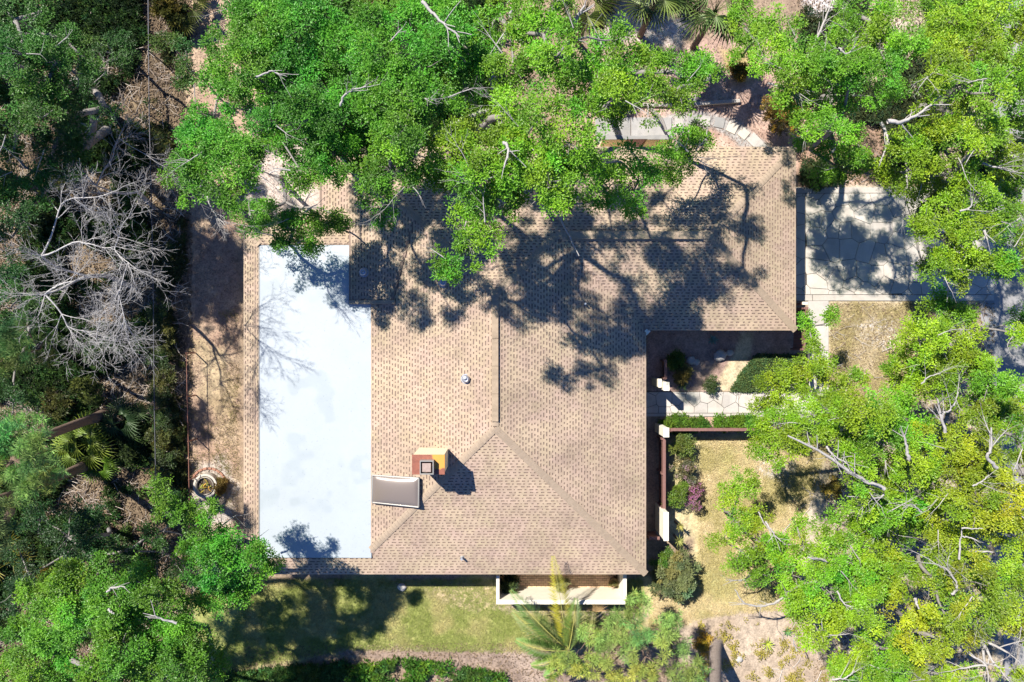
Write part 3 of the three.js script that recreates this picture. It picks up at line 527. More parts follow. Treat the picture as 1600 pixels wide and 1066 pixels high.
// ---------------------------------------------------------------- the trees
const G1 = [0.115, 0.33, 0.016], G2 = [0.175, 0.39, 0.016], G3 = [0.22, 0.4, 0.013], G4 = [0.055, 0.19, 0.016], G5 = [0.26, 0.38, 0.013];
tree({ name: 'oak_tree', label: 'deep green oak crown over the yard north of the white flat roof', base: [520, 215], top: 10.5, col: G1, sticks: 7, dens: 1.2, rs: 1.02, rTrunk: 0.18, lobes: [[360, 60, 40], [410, 28, 42], [470, 40, 45], [520, 72, 45], [450, 92, 50], [382, 108, 44], [345, 128, 26], [430, 140, 46], [500, 132, 42], [560, 118, 32], [480, 182, 46], [530, 192, 42], [420, 188, 32], [330, 186, 30], [308, 208, 30], [288, 262, 28], [330, 262, 42], [372, 252, 40], [352, 292, 24], [300, 300, 20], [402, 225, 28], [482, 232, 40], [522, 242, 44], [470, 270, 26], [560, 235, 40], [345, 225, 34], [575, 195, 34], [540, 155, 30], [430, 60, 36], [390, 10, 34], [510, 20, 34]],
  bare: [[[[532, 165], [537, 150], [550, 142], [572, 135]], 0.05, 11, 1], [[[322, 298], [332, 330], [352, 352]], 0.045, 7.5, 2], [[[400, 120], [425, 112], [440, 118]], 0.04, 11.5, 0]] });
tree({ name: 'oak_tree', label: 'oak crown between the deep green oak and the pale forked trunk near top centre', base: [665, 150], top: 11, col: G1, sticks: 7, dens: 1.2, rs: 1.02, rTrunk: 0.22, lobes: [[570, 38, 36], [602, 92, 46], [640, 50, 42], [652, 112, 36], [602, 160, 42], [640, 152, 36], [612, 222, 32], [610, 262, 36], [640, 286, 22], [590, 300, 24], [600, 334, 16], [692, 28, 36], [702, 72, 40], [660, 176, 20], [585, 275, 26], [620, 20, 36], [560, 75, 30], [630, 200, 28], [720, 45, 30], [700, 118, 34], [735, 92, 30], [690, 158, 22], [725, 145, 24, 7], [745, 165, 22, 6]],
  bare: [[[[660, 3], [682, 27], [718, 58]], 0.07, 12, 0]] });
tree({ name: 'oak_tree', label: 'low oak branches hanging over the north edge of the white flat roof', base: [430, 275], top: 6.1, col: G1, sticks: 7, rTrunk: 0.1, hvar: 0.4, lobes: [[385, 330, 20], [395, 345, 18], [425, 335, 28], [450, 358, 26], [470, 340, 24], [488, 362, 28], [515, 350, 24], [530, 345, 16], [486, 384, 12, 6.2], [410, 352, 20], [440, 372, 14]] });
tree({ name: 'oak_tree', label: 'bright green oak crown spreading over the middle of the shingle roof ridge', base: [775, 145], top: 11.5, col: G2, sticks: 9, rTrunk: 0.17, drop: 0.2, dens: 0.88, lobes: [[760, 188, 34], [800, 168, 42], [850, 180, 40], [720, 222, 38], [762, 240, 48], [700, 262, 36], [740, 292, 46], [780, 302, 42], [735, 332, 34], [802, 252, 46], [850, 242, 46], [890, 222, 40], [900, 282, 44], [860, 290, 42], [930, 242, 34], [930, 312, 22, 8.8], [952, 292, 42, 9], [1000, 282, 32, 8.8], [985, 320, 24, 8.6], [760, 362, 28, 10.8], [735, 386, 26, 10.5], [706, 410, 22, 10.2], [692, 420, 12, 9.8], [640, 240, 24], [672, 246, 24], [845, 305, 24], [750, 265, 36], [820, 215, 36], [880, 255, 36], [790, 270, 34], [975, 255, 26, 9.2], [668, 275, 20], [875, 325, 16, 9.5]],
  bare: [[[[764, 172], [722, 187], [692, 205], [662, 226], [636, 242]], 0.11, 9.5, 0], [[[773, 140], [768, 108], [776, 84], [795, 40], [800, 10]], 0.19, 7, -1], [[[768, 110], [748, 106]], 0.08, 8, 0], [[[787, 222], [795, 232], [788, 262]], 0.07, 12, 0], [[[866, 322], [885, 360], [905, 400]], 0.05, 9, -1]] });
tree({ name: 'oak_tree', label: 'bright green oak crown over the north mulch bed and stepping stones', base: [930, 130], top: 11.6, col: G2, sticks: 9, rTrunk: 0.16, drop: 0.25, dens: 0.84, lobes: [[830, 130, 40], [880, 102, 42], [800, 102, 40], [752, 62, 38], [800, 42, 44], [850, 50, 44], [900, 142, 46], [950, 92, 44], [990, 110, 44], [1040, 112, 44], [1085, 106, 34], [1108, 112, 20], [922, 182, 40], [960, 152, 40], [1010, 152, 36], [1060, 142, 34], [970, 180, 22], [860, 90, 32], [900, 60, 26], [1090, 130, 22], [960, 60, 24], [780, 20, 30], [860, 10, 34]],
  bare: [[[[812, 68], [845, 45], [862, 32], [872, -2]], 0.13, 9.5, 0], [[[884, 56], [900, 30], [914, 8]], 0.1, 10, 0], [[[1000, 128], [1018, 130], [1028, 128]], 0.05, 11, 0]] });
tree({ name: 'oak_tree', label: 'low oak branch tips over the courtyard wall and roof edge by the stepping stones', base: [1018, 170], top: 6.4, col: G2, sticks: 9, rTrunk: 0.07, hvar: 0.3, dens: 0.9, lobes: [[1040, 255, 30], [1066, 222, 26], [1085, 200, 15], [1080, 246, 20], [1050, 235, 20], [1102, 225, 10], [1050, 280, 12]] });
tree({ name: 'oak_tree', label: 'green oak north of the driveway with a dark gap in its crown', base: [1290, 160], top: 8.6, col: G2, dens: 0.9, sticks: 9, rTrunk: 0.17, lobes: [[1270, 232, 30, 5], [1310, 258, 30, 5], [1350, 268, 26, 4.6], [1400, 284, 24, 4.6], [1288, 268, 20, 4], [1375, 150, 24, 4], [1390, 130, 22, 4], [1160, 30, 30], [1182, 60, 34], [1220, 40, 28], [1160, 86, 24], [1210, 92, 40], [1250, 82, 32], [1232, 122, 40], [1280, 112, 40], [1300, 92, 34], [1332, 62, 38], [1330, 102, 40], [1380, 72, 44], [1382, 30, 40], [1420, 62, 34], [1290, 152, 38], [1250, 162, 34], [1310, 192, 38], [1340, 222, 32], [1290, 202, 30], [1330, 135, 24], [1260, 195, 20], [1390, 100, 22], [1340, 20, 34]],
  bare: [[[[1200, 130], [1232, 139], [1248, 136]], 0.06, 8, 1], [[[1272, 72], [1285, 42], [1300, 2]], 0.08, 6, 0], [[[1310, 75], [1325, 84], [1336, 72]], 0.04, 9, 0]] });
tree({ name: 'oak_tree', label: 'yellowish green oak filling the top right corner beside the street', base: [1440, 170], top: 8.8, col: G3, sticks: 11, rTrunk: 0.26, lobes: [[1442, 40, 44], [1490, 30, 50], [1540, 40, 46], [1582, 60, 42], [1482, 82, 40], [1530, 92, 40], [1582, 112, 40], [1462, 112, 34], [1502, 132, 40], [1550, 142, 36], [1592, 150, 34], [1452, 142, 26], [1472, 182, 40], [1512, 192, 38], [1430, 216, 38], [1482, 232, 44], [1530, 222, 34], [1420, 256, 34], [1382, 262, 28], [1440, 272, 30], [1500, 266, 30], [1562, 250, 36], [1572, 205, 36], [1620, 100, 50], [1620, 200, 50], [1600, 20, 44]],
  bare: [[[[1387, 190], [1408, 190], [1440, 175], [1471, 150]], 0.1, 8.6, 0], [[[1376, 192], [1385, 208], [1386, 226], [1380, 245]], 0.08, 7, 0], [[[1560, 122], [1537, 124], [1512, 130]], 0.05, 9.3, 1], [[[1417, 265], [1417, 310], [1410, 336]], 0.05, 5, 1], [[[1300, 238], [1308, 225], [1312, 215]], 0.06, 6, 0], [[[1535, 255], [1560, 262], [1590, 268]], 0.05, 8, 1]] });
tree({ name: 'oak_tree', label: 'oak crown hanging over the east end of the paved driveway', base: [1470, 300], top: 7.6, col: G3, sticks: 11, rTrunk: 0.2, dens: 0.9, lobes: [[1470, 290, 34], [1452, 318, 38], [1430, 350, 22], [1490, 332, 40], [1482, 372, 38], [1532, 302, 34], [1572, 272, 34], [1562, 332, 40], [1592, 360, 32], [1532, 372, 38], [1572, 402, 34], [1500, 402, 30], [1470, 422, 26], [1532, 412, 30], [1500, 432, 18], [1442, 405, 20], [1600, 300, 40], [1452, 350, 28], [1620, 400, 40]],
  bare: [[[[1500, 330], [1515, 325], [1520, 312]], 0.05, 8.4, 1], [[[1595, 338], [1580, 350], [1565, 346]], 0.05, 8.2, 1], [[[1538, 360], [1543, 375]], 0.06, 8.4, 0]] });
tree({ name: 'oak_tree', label: 'green oak between the driveway and the front lawn, by the street', base: [1455, 535], top: 6.8, col: G3, sticks: 11, rTrunk: 0.18, lobes: [[1460, 468, 22, 5], [1472, 492, 30, 5], [1512, 505, 30, 5.5], [1440, 532, 40], [1490, 546, 42], [1420, 562, 40], [1452, 592, 46], [1402, 585, 26], [1500, 602, 44], [1552, 595, 38], [1590, 612, 32], [1582, 520, 22], [1480, 575, 34], [1540, 640, 40], [1520, 570, 26], [1600, 500, 24]],
  bare: [[[[1440, 600], [1450, 590], [1470, 584]], 0.04, 7.6, 1]] });
tree({ name: 'oak_tree', label: 'small light green oak standing over the bend of the front walkway', base: [1265, 575], top: 4.8, col: [0.19, 0.35, 0.014], rTrunk: 0.1, hvar: 0.5, dens: 0.85, lobes: [[1202, 612, 24], [1235, 602, 30], [1270, 582, 30], [1265, 510, 16, 3.6], [1255, 500, 12, 3.4], [1300, 580, 22], [1290, 622, 26], [1320, 612, 20], [1332, 590, 18], [1190, 626, 16], [1225, 586, 22], [1280, 545, 14], [1298, 500, 10], [1205, 640, 12], [1262, 610, 14], [1250, 572, 16]] });
tree({ name: 'oak_tree', label: 'large yellowish oak on the right with a long bleached limb above its west side', base: [1370, 690], top: 7.8, col: G3, sticks: 11, rTrunk: 0.28, lobes: [[1196, 670, 22, 5], [1220, 662, 34, 5.5], [1190, 698, 18, 5], [1205, 718, 16, 5], [1240, 692, 26], [1270, 662, 40], [1312, 652, 40], [1352, 642, 40], [1390, 634, 38], [1320, 690, 36], [1372, 682, 44], [1420, 662, 38], [1430, 722, 44], [1382, 732, 38], [1340, 712, 24], [1392, 782, 38], [1342, 790, 24], [1432, 772, 42], [1412, 822, 38], [1372, 805, 28], [1350, 672, 30], [1450, 800, 32], [1300, 640, 24], [1350, 760, 22]],
  bare: [[[[1382, 764], [1342, 746], [1292, 712], [1231, 681]], 0.1, 8.2, 0], [[[1292, 697], [1302, 711], [1327, 727]], 0.05, 8.4, 0], [[[1376, 760], [1350, 752], [1328, 738]], 0.06, 8.5, 0], [[[1420, 717], [1417, 700], [1414, 679]], 0.08, 9, 0], [[[1382, 772], [1372, 778], [1324, 776]], 0.05, 7.8, 1], [[[1440, 800], [1425, 790], [1410, 795]], 0.04, 8.2, 1]] });
tree({ name: 'oak_tree', label: 'yellowish oak at the right edge beside the lane, with a twisted bare limb', base: [1500, 690], top: 8, col: G5, sticks: 11, rTrunk: 0.24, lobes: [[1482, 702, 38], [1522, 662, 38], [1562, 642, 40], [1592, 682, 40], [1522, 722, 42], [1562, 742, 44], [1482, 752, 42], [1522, 782, 40], [1572, 792, 42], [1462, 812, 30], [1605, 740, 40], [1500, 820, 26], [1590, 830, 36], [1550, 820, 26], [1620, 800, 40], [1450, 690, 24]],
  bare: [[[[1477, 676], [1471, 651], [1465, 623]], 0.07, 8.6, 1], [[[1471, 651], [1490, 633], [1498, 613]], 0.05, 8.6, 1], [[[1558, 731], [1543, 713], [1550, 698], [1549, 668]], 0.08, 9, 1], [[[1520, 760], [1535, 752], [1545, 742]], 0.04, 8.8, 1]] });
tree({ name: 'sapling_tree', label: 'thin light green sapling on the dry front lawn beside the flower shrubs', base: [1130, 795], top: 4, col: [0.21, 0.37, 0.014], rTrunk: 0.07, hvar: 0.3, dens: 0.75, lobes: [[1152, 762, 24], [1176, 752, 16], [1130, 775, 16], [1142, 822, 26], [1132, 842, 18], [1176, 812, 24], [1160, 862, 24], [1190, 850, 22], [1150, 886, 18], [1180, 892, 22]],
  bare: [[[[1185, 800], [1196, 820], [1216, 845]], 0.035, 4.6, 0], [[[1178, 896], [1160, 906], [1134, 907]], 0.05, 2.5, 0]] });
tree({ name: 'oak_tree', label: 'round bright oak crown south of the front lawn, nearest the sandy bed', base: [1270, 890], top: 6.4, col: G3, sticks: 11, rTrunk: 0.2, lobes: [[1240, 812, 20], [1216, 852, 28], [1260, 852, 22], [1312, 830, 42], [1350, 852, 40], [1330, 882, 40], [1372, 832, 22], [1240, 902, 38], [1280, 912, 38], [1230, 930, 26], [1262, 952, 38], [1340, 922, 38], [1370, 902, 28], [1312, 962, 34], [1350, 962, 38], [1282, 990, 26], [1300, 880, 26], [1310, 925, 24], [1330, 1022, 40], [1372, 1012, 42], [1352, 1052, 34], [1312, 1050, 22], [1400, 1042, 40], [1420, 1020, 32]],
  bare: [[[[1231, 930], [1200, 946], [1165, 943], [1148, 921]], 0.07, 3, 0], [[[1289, 876], [1262, 871]], 0.09, 7, -1], [[[1308, 924], [1320, 945], [1341, 952]], 0.045, 7, 1], [[[1196, 815], [1206, 830], [1220, 846]], 0.05, 6, 0], [[[1300, 1062], [1320, 1060], [1335, 1048]], 0.05, 6.8, 1], [[[1245, 1018], [1240, 1000], [1247, 990]], 0.04, 3, 0]] });
tree({ name: 'oak_tree', label: 'yellow green oak in the bottom right corner with angular bare sticks', base: [1450, 890], top: 7.6, col: G5, sticks: 11, rTrunk: 0.24, lobes: [[1400, 900, 40], [1440, 872, 38], [1472, 845, 22], [1502, 882, 38], [1462, 912, 36], [1522, 912, 42], [1562, 885, 30], [1592, 902, 32], [1562, 942, 42], [1592, 962, 30], [1482, 962, 38], [1440, 992, 38], [1420, 970, 30], [1472, 1002, 32], [1502, 990, 24], [1540, 962, 30], [1385, 940, 22], [1610, 880, 36], [1450, 1055, 28], [1500, 1060, 36], [1580, 1060, 24], [1600, 1000, 20]],
  bare: [[[[1499, 874], [1503, 826]], 0.05, 8.6, -1], [[[1503, 826], [1536, 826]], 0.04, 8.9, -1], [[[1504, 838], [1520, 842], [1531, 847]], 0.035, 8.8, 0], [[[1487, 929], [1497, 917], [1478, 890], [1460, 880]], 0.06, 8.4, 1], [[[1530, 900], [1548, 914]], 0.09, 8.2, -1], [[[1430, 935], [1436, 952]], 0.08, 7, -1], [[[1515, 860], [1552, 863]], 0.07, 7.6, -1]] });
tree({ name: 'oak_tree', label: 'green oak in the bottom left corner shading the back lawn', base: [185, 950], top: 7.6, hvar: 0.9, dens: 1.35, rs: 1.05, col: [0.13, 0.33, 0.016], rTrunk: 0.15, lobes: [[20, 1050, 34], [42, 1002, 38], [82, 970, 44], [62, 932, 28], [102, 922, 38], [140, 932, 36], [92, 1022, 38], [182, 942, 42], [172, 982, 36], [212, 932, 32], [246, 932, 28], [275, 955, 26], [235, 900, 24], [150, 895, 24], [290, 985, 24], [192, 1022, 42], [262, 1002, 38], [302, 1012, 36], [280, 1042, 38], [240, 1052, 38], [322, 1042, 26], [150, 1050, 28], [110, 960, 30], [60, 1050, 34], [200, 905, 20], [90, 895, 18], [225, 965, 24]],
  bare: [[[[167, 925], [178, 917], [195, 917]], 0.05, 9.2, 0], [[[276, 974], [255, 968], [240, 962]], 0.06, 8, 0], [[[170, 952], [178, 960]], 0.05, 9, -1]] });
tree({ name: 'oak_tree', label: 'oak crown at the south west corner of the white flat roof', base: [390, 850], top: 7.2, dens: 1.2, rs: 1, col: [0.125, 0.33, 0.016], rTrunk: 0.17, lobes: [[332, 882, 38], [352, 922, 32], [372, 900, 30], [332, 930, 22], [392, 872, 24], [412, 862, 20], [426, 880, 16], [330, 852, 26], [365, 860, 30], [412, 905, 14], [300, 862, 20, 6], [380, 930, 20], [318, 838, 16, 7], [345, 838, 16, 7], [285, 800, 20, 7.4], [310, 816, 16, 7.5], [268, 782, 16, 7.2], [250, 768, 18, 8], [264, 802, 18, 7.8], [330, 802, 12, 7.6]],
  bare: [[[[300, 848], [310, 860], [322, 885]], 0.05, 6.8, 0], [[[330, 834], [346, 822], [370, 805]], 0.05, 5.5, 0], [[[375, 832], [390, 840], [405, 842]], 0.045, 5.2, 0]] });
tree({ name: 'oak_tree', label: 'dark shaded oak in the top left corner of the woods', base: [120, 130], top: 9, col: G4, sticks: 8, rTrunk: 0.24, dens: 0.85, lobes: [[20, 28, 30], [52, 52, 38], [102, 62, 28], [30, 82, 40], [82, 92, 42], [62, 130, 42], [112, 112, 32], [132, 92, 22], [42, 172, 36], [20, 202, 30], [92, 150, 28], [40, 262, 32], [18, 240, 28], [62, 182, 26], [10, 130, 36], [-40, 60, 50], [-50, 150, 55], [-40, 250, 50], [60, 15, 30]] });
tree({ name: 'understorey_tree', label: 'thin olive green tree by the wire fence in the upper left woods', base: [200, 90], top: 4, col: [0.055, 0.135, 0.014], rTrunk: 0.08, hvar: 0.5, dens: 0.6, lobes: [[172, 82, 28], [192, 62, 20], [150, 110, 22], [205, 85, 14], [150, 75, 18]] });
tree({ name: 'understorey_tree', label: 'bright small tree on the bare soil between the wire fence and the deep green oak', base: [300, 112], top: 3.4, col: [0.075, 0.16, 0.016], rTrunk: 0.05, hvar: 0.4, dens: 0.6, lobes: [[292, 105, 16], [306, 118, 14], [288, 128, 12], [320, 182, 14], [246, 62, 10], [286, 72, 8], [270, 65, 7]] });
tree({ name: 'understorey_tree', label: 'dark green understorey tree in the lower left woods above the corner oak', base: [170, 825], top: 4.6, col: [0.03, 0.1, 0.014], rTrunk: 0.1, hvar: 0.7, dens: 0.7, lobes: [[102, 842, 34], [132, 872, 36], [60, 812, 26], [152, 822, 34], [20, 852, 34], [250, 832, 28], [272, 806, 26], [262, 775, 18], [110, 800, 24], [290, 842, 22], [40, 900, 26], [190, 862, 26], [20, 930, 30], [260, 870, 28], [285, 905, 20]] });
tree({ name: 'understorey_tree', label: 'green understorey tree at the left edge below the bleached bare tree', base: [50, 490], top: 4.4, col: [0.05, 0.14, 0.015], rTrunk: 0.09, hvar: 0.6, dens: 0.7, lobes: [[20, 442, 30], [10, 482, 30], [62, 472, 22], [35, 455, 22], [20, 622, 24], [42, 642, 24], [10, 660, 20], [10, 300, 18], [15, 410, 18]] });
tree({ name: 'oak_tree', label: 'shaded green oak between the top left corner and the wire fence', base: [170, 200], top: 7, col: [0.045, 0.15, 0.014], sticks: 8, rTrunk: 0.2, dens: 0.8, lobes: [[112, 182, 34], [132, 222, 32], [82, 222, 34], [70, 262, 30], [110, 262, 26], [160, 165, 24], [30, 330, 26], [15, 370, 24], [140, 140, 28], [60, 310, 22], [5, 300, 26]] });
tree({ name: 'oak_tree', label: 'oak beyond the top edge shading the fan palms', base: [900, -160], top: 9, col: G2, rTrunk: 0.22, lobes: [[720, -380, 60], [780, -360, 60], [840, -380, 60], [900, -360, 60], [960, -380, 60], [880, -430, 60], [960, -440, 60], [800, -430, 60]] });
// unseen neighbours in the woods west and north of the frame, whose shade falls into it
tree({ name: 'oak_tree', label: 'oak beyond the left edge whose shade falls on the wire fence', base: [-60, 230], top: 9, col: G4, sticks: 8, rTrunk: 0.25, lobes: [[-120, 150, 60], [-60, 200, 60], [-130, 260, 60], [-190, 200, 60], [-60, 110, 55], [-200, 300, 55], [-140, 60, 55], [-80, 330, 50], [-20, 300, 40], [-200, 100, 65], [-210, 30, 65], [-90, 30, 60], [-150, 120, 60], [-110, 200, 60], [-60, 50, 50], [-40, 150, 45]], dens: 1.3 });
// pines
tree({ name: 'pine_tree', label: 'soft long needled pine at the left edge beside a dark leaning trunk', base: [165, 648], top: 9.5, kit: 'needle', col: [0.3, 0.42, 0.11], rTrunk: 0.22, bark: M.pineBark, fork: 0.75, dens: 1.1, spray: 0.3, tufts: 5, hvar: 0.6, lobes: [[30, 682, 34], [52, 712, 32], [20, 722, 34], [62, 742, 30], [40, 752, 28], [70, 700, 20], [10, 690, 30], [42, 665, 22], [85, 730, 16], [-10, 740, 36]] });
tree({ name: 'pine_tree', label: 'tall pine leaning out of the left edge below the fan palms', base: [142, 724], top: 12, kit: 'needle', col: [0.2, 0.3, 0.1], rTrunk: 0.2, bark: M.pineBark, fork: 0.8, spray: 0.3, tufts: 5, hvar: 0.6, lobes: [[-40, 800, 40], [-70, 770, 40], [-60, 840, 40], [-20, 830, 34], [5, 815, 20], [15, 800, 14]] });
tree({ name: 'pine_tree', label: 'young pine crown above the fallen leaves at the left edge, under the bare tree', base: [85, 535], top: 6.5, kit: 'needle', col: [0.2, 0.29, 0.08], rTrunk: 0.12, bark: M.pineBark, fork: 0.7, spray: 0.3, tufts: 5, hvar: 0.5, lobes: [[40, 522, 30], [12, 520, 30], [60, 545, 22], [32, 555, 26], [5, 560, 26], [48, 500, 20]] });
tree({ name: 'pine_tree', label: 'feathery young pine south of the patio wall, at the bottom centre', base: [985, 990], top: 4.2, kit: 'needle', col: [0.29, 0.4, 0.09], rTrunk: 0.09, bark: M.pineBark, fork: 0.6, dens: 0.7, spray: 0.3, tufts: 5, hvar: 0.5, lobes: [[1000, 932, 16], [992, 950, 20], [980, 968, 26], [950, 985, 26], [990, 995, 34], [1030, 985, 26], [960, 1020, 34], [1010, 1030, 34], [1050, 1010, 22], [920, 1000, 22], [905, 1030, 30], [940, 1055, 34], [1000, 1062, 30], [1065, 1045, 28], [1090, 1060, 26], [870, 1050, 26], [1048, 970, 14]] });
{ // tall pine whose trunk enters at the bottom edge, its crown beyond the frame
  const o = thing('pine_tree', 'thick grey pine trunk leaning out of the bottom edge beside yellow ground plants', 'tree', P(1119, 1006).toArray()), O = o.position, mb = new MB();
  const pts = [0, 0.3, 1, 2, 4, 7, 10, 13].map(h => V(-0.3 * h, h - 0.1, h * 0.02)); mb.tube(pts, [0.38, 0.29, 0.26, 0.25, 0.23, 0.19, 0.15, 0.1], 12); mesh('trunk', mb.geo(), std(0.36, 0.3, 0.27, { map: T.bark, bumpMap: T.bark, bumpScale: 0.04 }), o);
  const l = [], lm = new MB(); for (let i = 0; i < 16; i++) { const a = i * 2.4, h = 8.5 + i * 0.35, L = 2.4 - i * 0.09, e = V(Math.cos(a) * L - 0.3 * h, h + 0.6, Math.abs(Math.sin(a)) * L + 0.6); lm.tube(wander(V(-0.3 * h, h, h * 0.02), e, 4, 0.06), [0.05, 0.04, 0.03, 0.022, 0.015], 5); lobe(l, e, 0.6, { col: [0.12, 0.19, 0.05], spray: 0.3, tufts: 5 }); }
  mesh('limbs', lm.geo(), M.pineBark, o); leaves(o, 'needle', l);
}
// leafless trees
function bareTree(label, base, forkPx, forkH, limbs, r, mat = M.dead) {
  const o = thing('bare_tree', label, 'tree', P(base[0], base[1]).toArray()), O = o.position, F = P(forkPx[0], forkPx[1], forkH).sub(O), tm = new MB(), tp = wander(V(0, -0.1, 0), F, 6, 0.06);
  tm.tube(tp, tp.map((_, k) => r * (1.35 - 0.07 * k)), 9); mesh('trunk', tm.geo(), mat, o);
  const nd = [{ p: F, w: 1, l: 0 }], todo = limbs.map(([x, y, h, d]) => ({ p: P(x, y, h).sub(O), d }));
  while (todo.length) {
    let best = 1e9, bi = 0, bj = 0; todo.forEach((t, i) => nd.forEach((a, j) => { const c = t.p.distanceTo(a.p) + 0.3 * a.l; if (c < best) { best = c; bi = i; bj = j; } }));
    const t = todo.splice(bi, 1)[0], A = nd[bj]; t.l = A.l + t.p.distanceTo(A.p); t.w = Math.max(0.3, A.w * 0.72); nd.push(t);
    const mb = new MB(), pts = wander(A.p, t.p, 6, 0.11), rad = pts.map((_, k) => r * lerp(A.w * 0.62, t.w * 0.5, k / 6)); mb.tube(pts, rad, 6);
    const dir = t.p.clone().sub(A.p).normalize();
    for (let k = 0; k < t.d + 1; k++) { const i = k === 0 ? 6 : 2 + Math.floor(rnd() * 5), e = dir.clone().add(V(gauss(), gauss() * 0.4, gauss()).multiplyScalar(k ? 1.2 : 0.5)).normalize(); ramify(mb, pts[i], e, rr(0.7, 1.1), Math.max(0.011, rad[i] * 0.6), 3, 0.75); }
    mesh('limb', mb.geo(), mat, o);
  }
}
bareTree('large bleached leafless tree spreading over the left woods', [205, 448], [137, 432], 4.8, [[200, 340, 7.6, 4], [175, 300, 7, 4], [95, 320, 6.8, 4], [65, 400, 6.6, 4], [70, 460, 6.4, 4], [105, 510, 6.2, 4], [150, 530, 6, 5], [195, 500, 7.6, 5], [200, 410, 7.8, 4], [180, 385, 7.2, 3], [130, 380, 7, 3], [185, 460, 7.6, 4], [110, 440, 6.8, 3], [160, 490, 6.4, 4]], 0.085);
bareTree('thin grey leafless tree beside the wire fence, north of the large bleached tree', [240, 325], [215, 300], 3.6, [[170, 255, 6, 2], [185, 215, 6.2, 2], [225, 240, 6, 2], [262, 270, 5.4, 2], [150, 290, 5.6, 2], [110, 240, 5.8, 2]], 0.08, M.pale);
bareTree('white forked leafless tree above the lane in the bottom right corner', [1500, 985], [1533, 1000], 6, [[1541, 1040, 6.8, 1], [1500, 1045, 6.4, 1], [1575, 1020, 6.8, 1], [1522, 974, 7.2, 0], [1562, 1045, 6.5, 1], [1512, 1020, 6.6, 1]], 0.1, M.pale);
bareTree('little leafless tree on bare sand north of the white flat roof', [440, 275], [420, 272], 2.2, [[400, 268, 3.4, 1], [425, 292, 3.2, 1], [410, 245, 3.6, 1], [445, 262, 3.2, 1]], 0.05);

// ---------------------------------------------------------------- shrubs, palms and small plants
function shrub({ name = 'shrub', label, at: [px, py], r, h, col, kit = 'small', dens = 1, group, n = 5, sq = [1, 1], flower }) {
  const o = thing(name, label, 'shrub', P(px, py).toArray(), group), l = [], st = new MB(), R = r * HC / FPX;
  for (let i = 0; i < n; i++) { const a = i * 2.4 + rr(0, 1), d = i ? R * 0.55 : 0, c = V(Math.cos(a) * d * sq[0], h * rr(0.55, 0.75), Math.sin(a) * d * sq[1]); lobe(l, c, R * rr(0.5, 0.65), { col, dens: dens * 2.4, flat: 0.75 * h / R > 1 ? 0.9 : 0.75, spray: 0.2, tufts: 9 }); st.tube(wander(V(rr(-0.05, 0.05), -0.03, rr(-0.05, 0.05)), c, 3, 0.1), [0.025, 0.02, 0.015, 0.01], 5); }
  mesh('stems', st.geo(), M.bark, o); leaves(o, kit, l, 'foliage');
  if (flower) { const fl = l.filter(() => rnd() < flower[1]).map(e => ({ ...e, p: e.p.clone().add(V(0, 0.05, 0)), s: e.s * 0.8, c: leafTone(flower[0], rr(0.7, 1.2)) })); leaves(o, 'small', fl, 'flowers'); }
  return o;
}
shrub({ label: 'green clipped shrub behind the corner pillar of the brown fence', at: [1062, 694], r: 20, h: 1.1, col: [0.12, 0.19, 0.03] });
shrub({ label: 'dull olive shrub between the two green shrubs along the brown fence', at: [1064, 730], r: 19, h: 0.9, col: [0.15, 0.16, 0.07], dens: 0.8, flower: [[0.4, 0.25, 0.3], 0.12] });
shrub({ label: 'bright green shrub at the south end of the brown fence', at: [1056, 770], r: 20, h: 1.1, col: [0.11, 0.21, 0.02] });
shrub({ label: 'pink flowering shrub on the lawn side of the bright green shrub', at: [1079, 772], r: 13, h: 0.8, col: [0.13, 0.11, 0.06], dens: 0.8, sq: [0.8, 2], n: 6, flower: [[0.5, 0.18, 0.38], 0.35] });
shrub({ label: 'round grey green shrub beside the south east corner of the roof', at: [1046, 884], r: 33, h: 1.5, col: [0.22, 0.27, 0.11], kit: 'long', n: 9, dens: 0.55 });
shrub({ label: 'fresh green shrub between the grey green shrub and the house corner', at: [1031, 862], r: 14, h: 1.5, col: [0.1, 0.22, 0.02], n: 4 });
shrub({ label: 'orange and green croton shrub east of the stepping stones', at: [1205, 192], r: 32, h: 1.9, col: [0.15, 0.125, 0.02], n: 8, dens: 0.8, flower: [[0.55, 0.3, 0.03], 0.2] });
shrub({ label: 'lush low greenery strip along the walkway above the brown rail, west half', at: [1066, 661], r: 10, h: 0.45, col: [0.09, 0.2, 0.02], sq: [5, 0.7], n: 12, kit: 'long', dens: 0.7 });
shrub({ label: 'lush low greenery strip along the walkway above the brown rail, east half', at: [1144, 659], r: 10, h: 0.5, col: [0.1, 0.24, 0.02], sq: [4.4, 0.8], n: 12, kit: 'long', dens: 0.8 });
shrub({ label: 'leafy plant at the shaded west end of the courtyard bed', at: [1052, 562], r: 10, h: 0.9, col: [0.12, 0.2, 0.03], kit: 'long', n: 4, dens: 0.6 });
shrub({ label: 'yellowing plant in the courtyard bed just above the entry pillar', at: [1062, 582], r: 10, h: 0.7, col: [0.2, 0.19, 0.06], kit: 'long', n: 4, dens: 0.6 });
shrub({ label: 'dark low bush in the courtyard bed next to the walkway', at: [1107, 600], r: 9, h: 0.6, col: [0.07, 0.12, 0.03], n: 4 });
shrub({ label: 'yellow leaved weed clump on the sandy bed beside the thick pine trunk', at: [1098, 1003], r: 14, h: 0.5, col: [0.36, 0.27, 0.02], dens: 0.5, n: 5 });
shrub({ label: 'yellow tinted shrub at the edge of the big oak above the lawn shade', at: [1292, 758], r: 14, h: 1.2, col: [0.22, 0.2, 0.03], dens: 0.7, n: 5 });
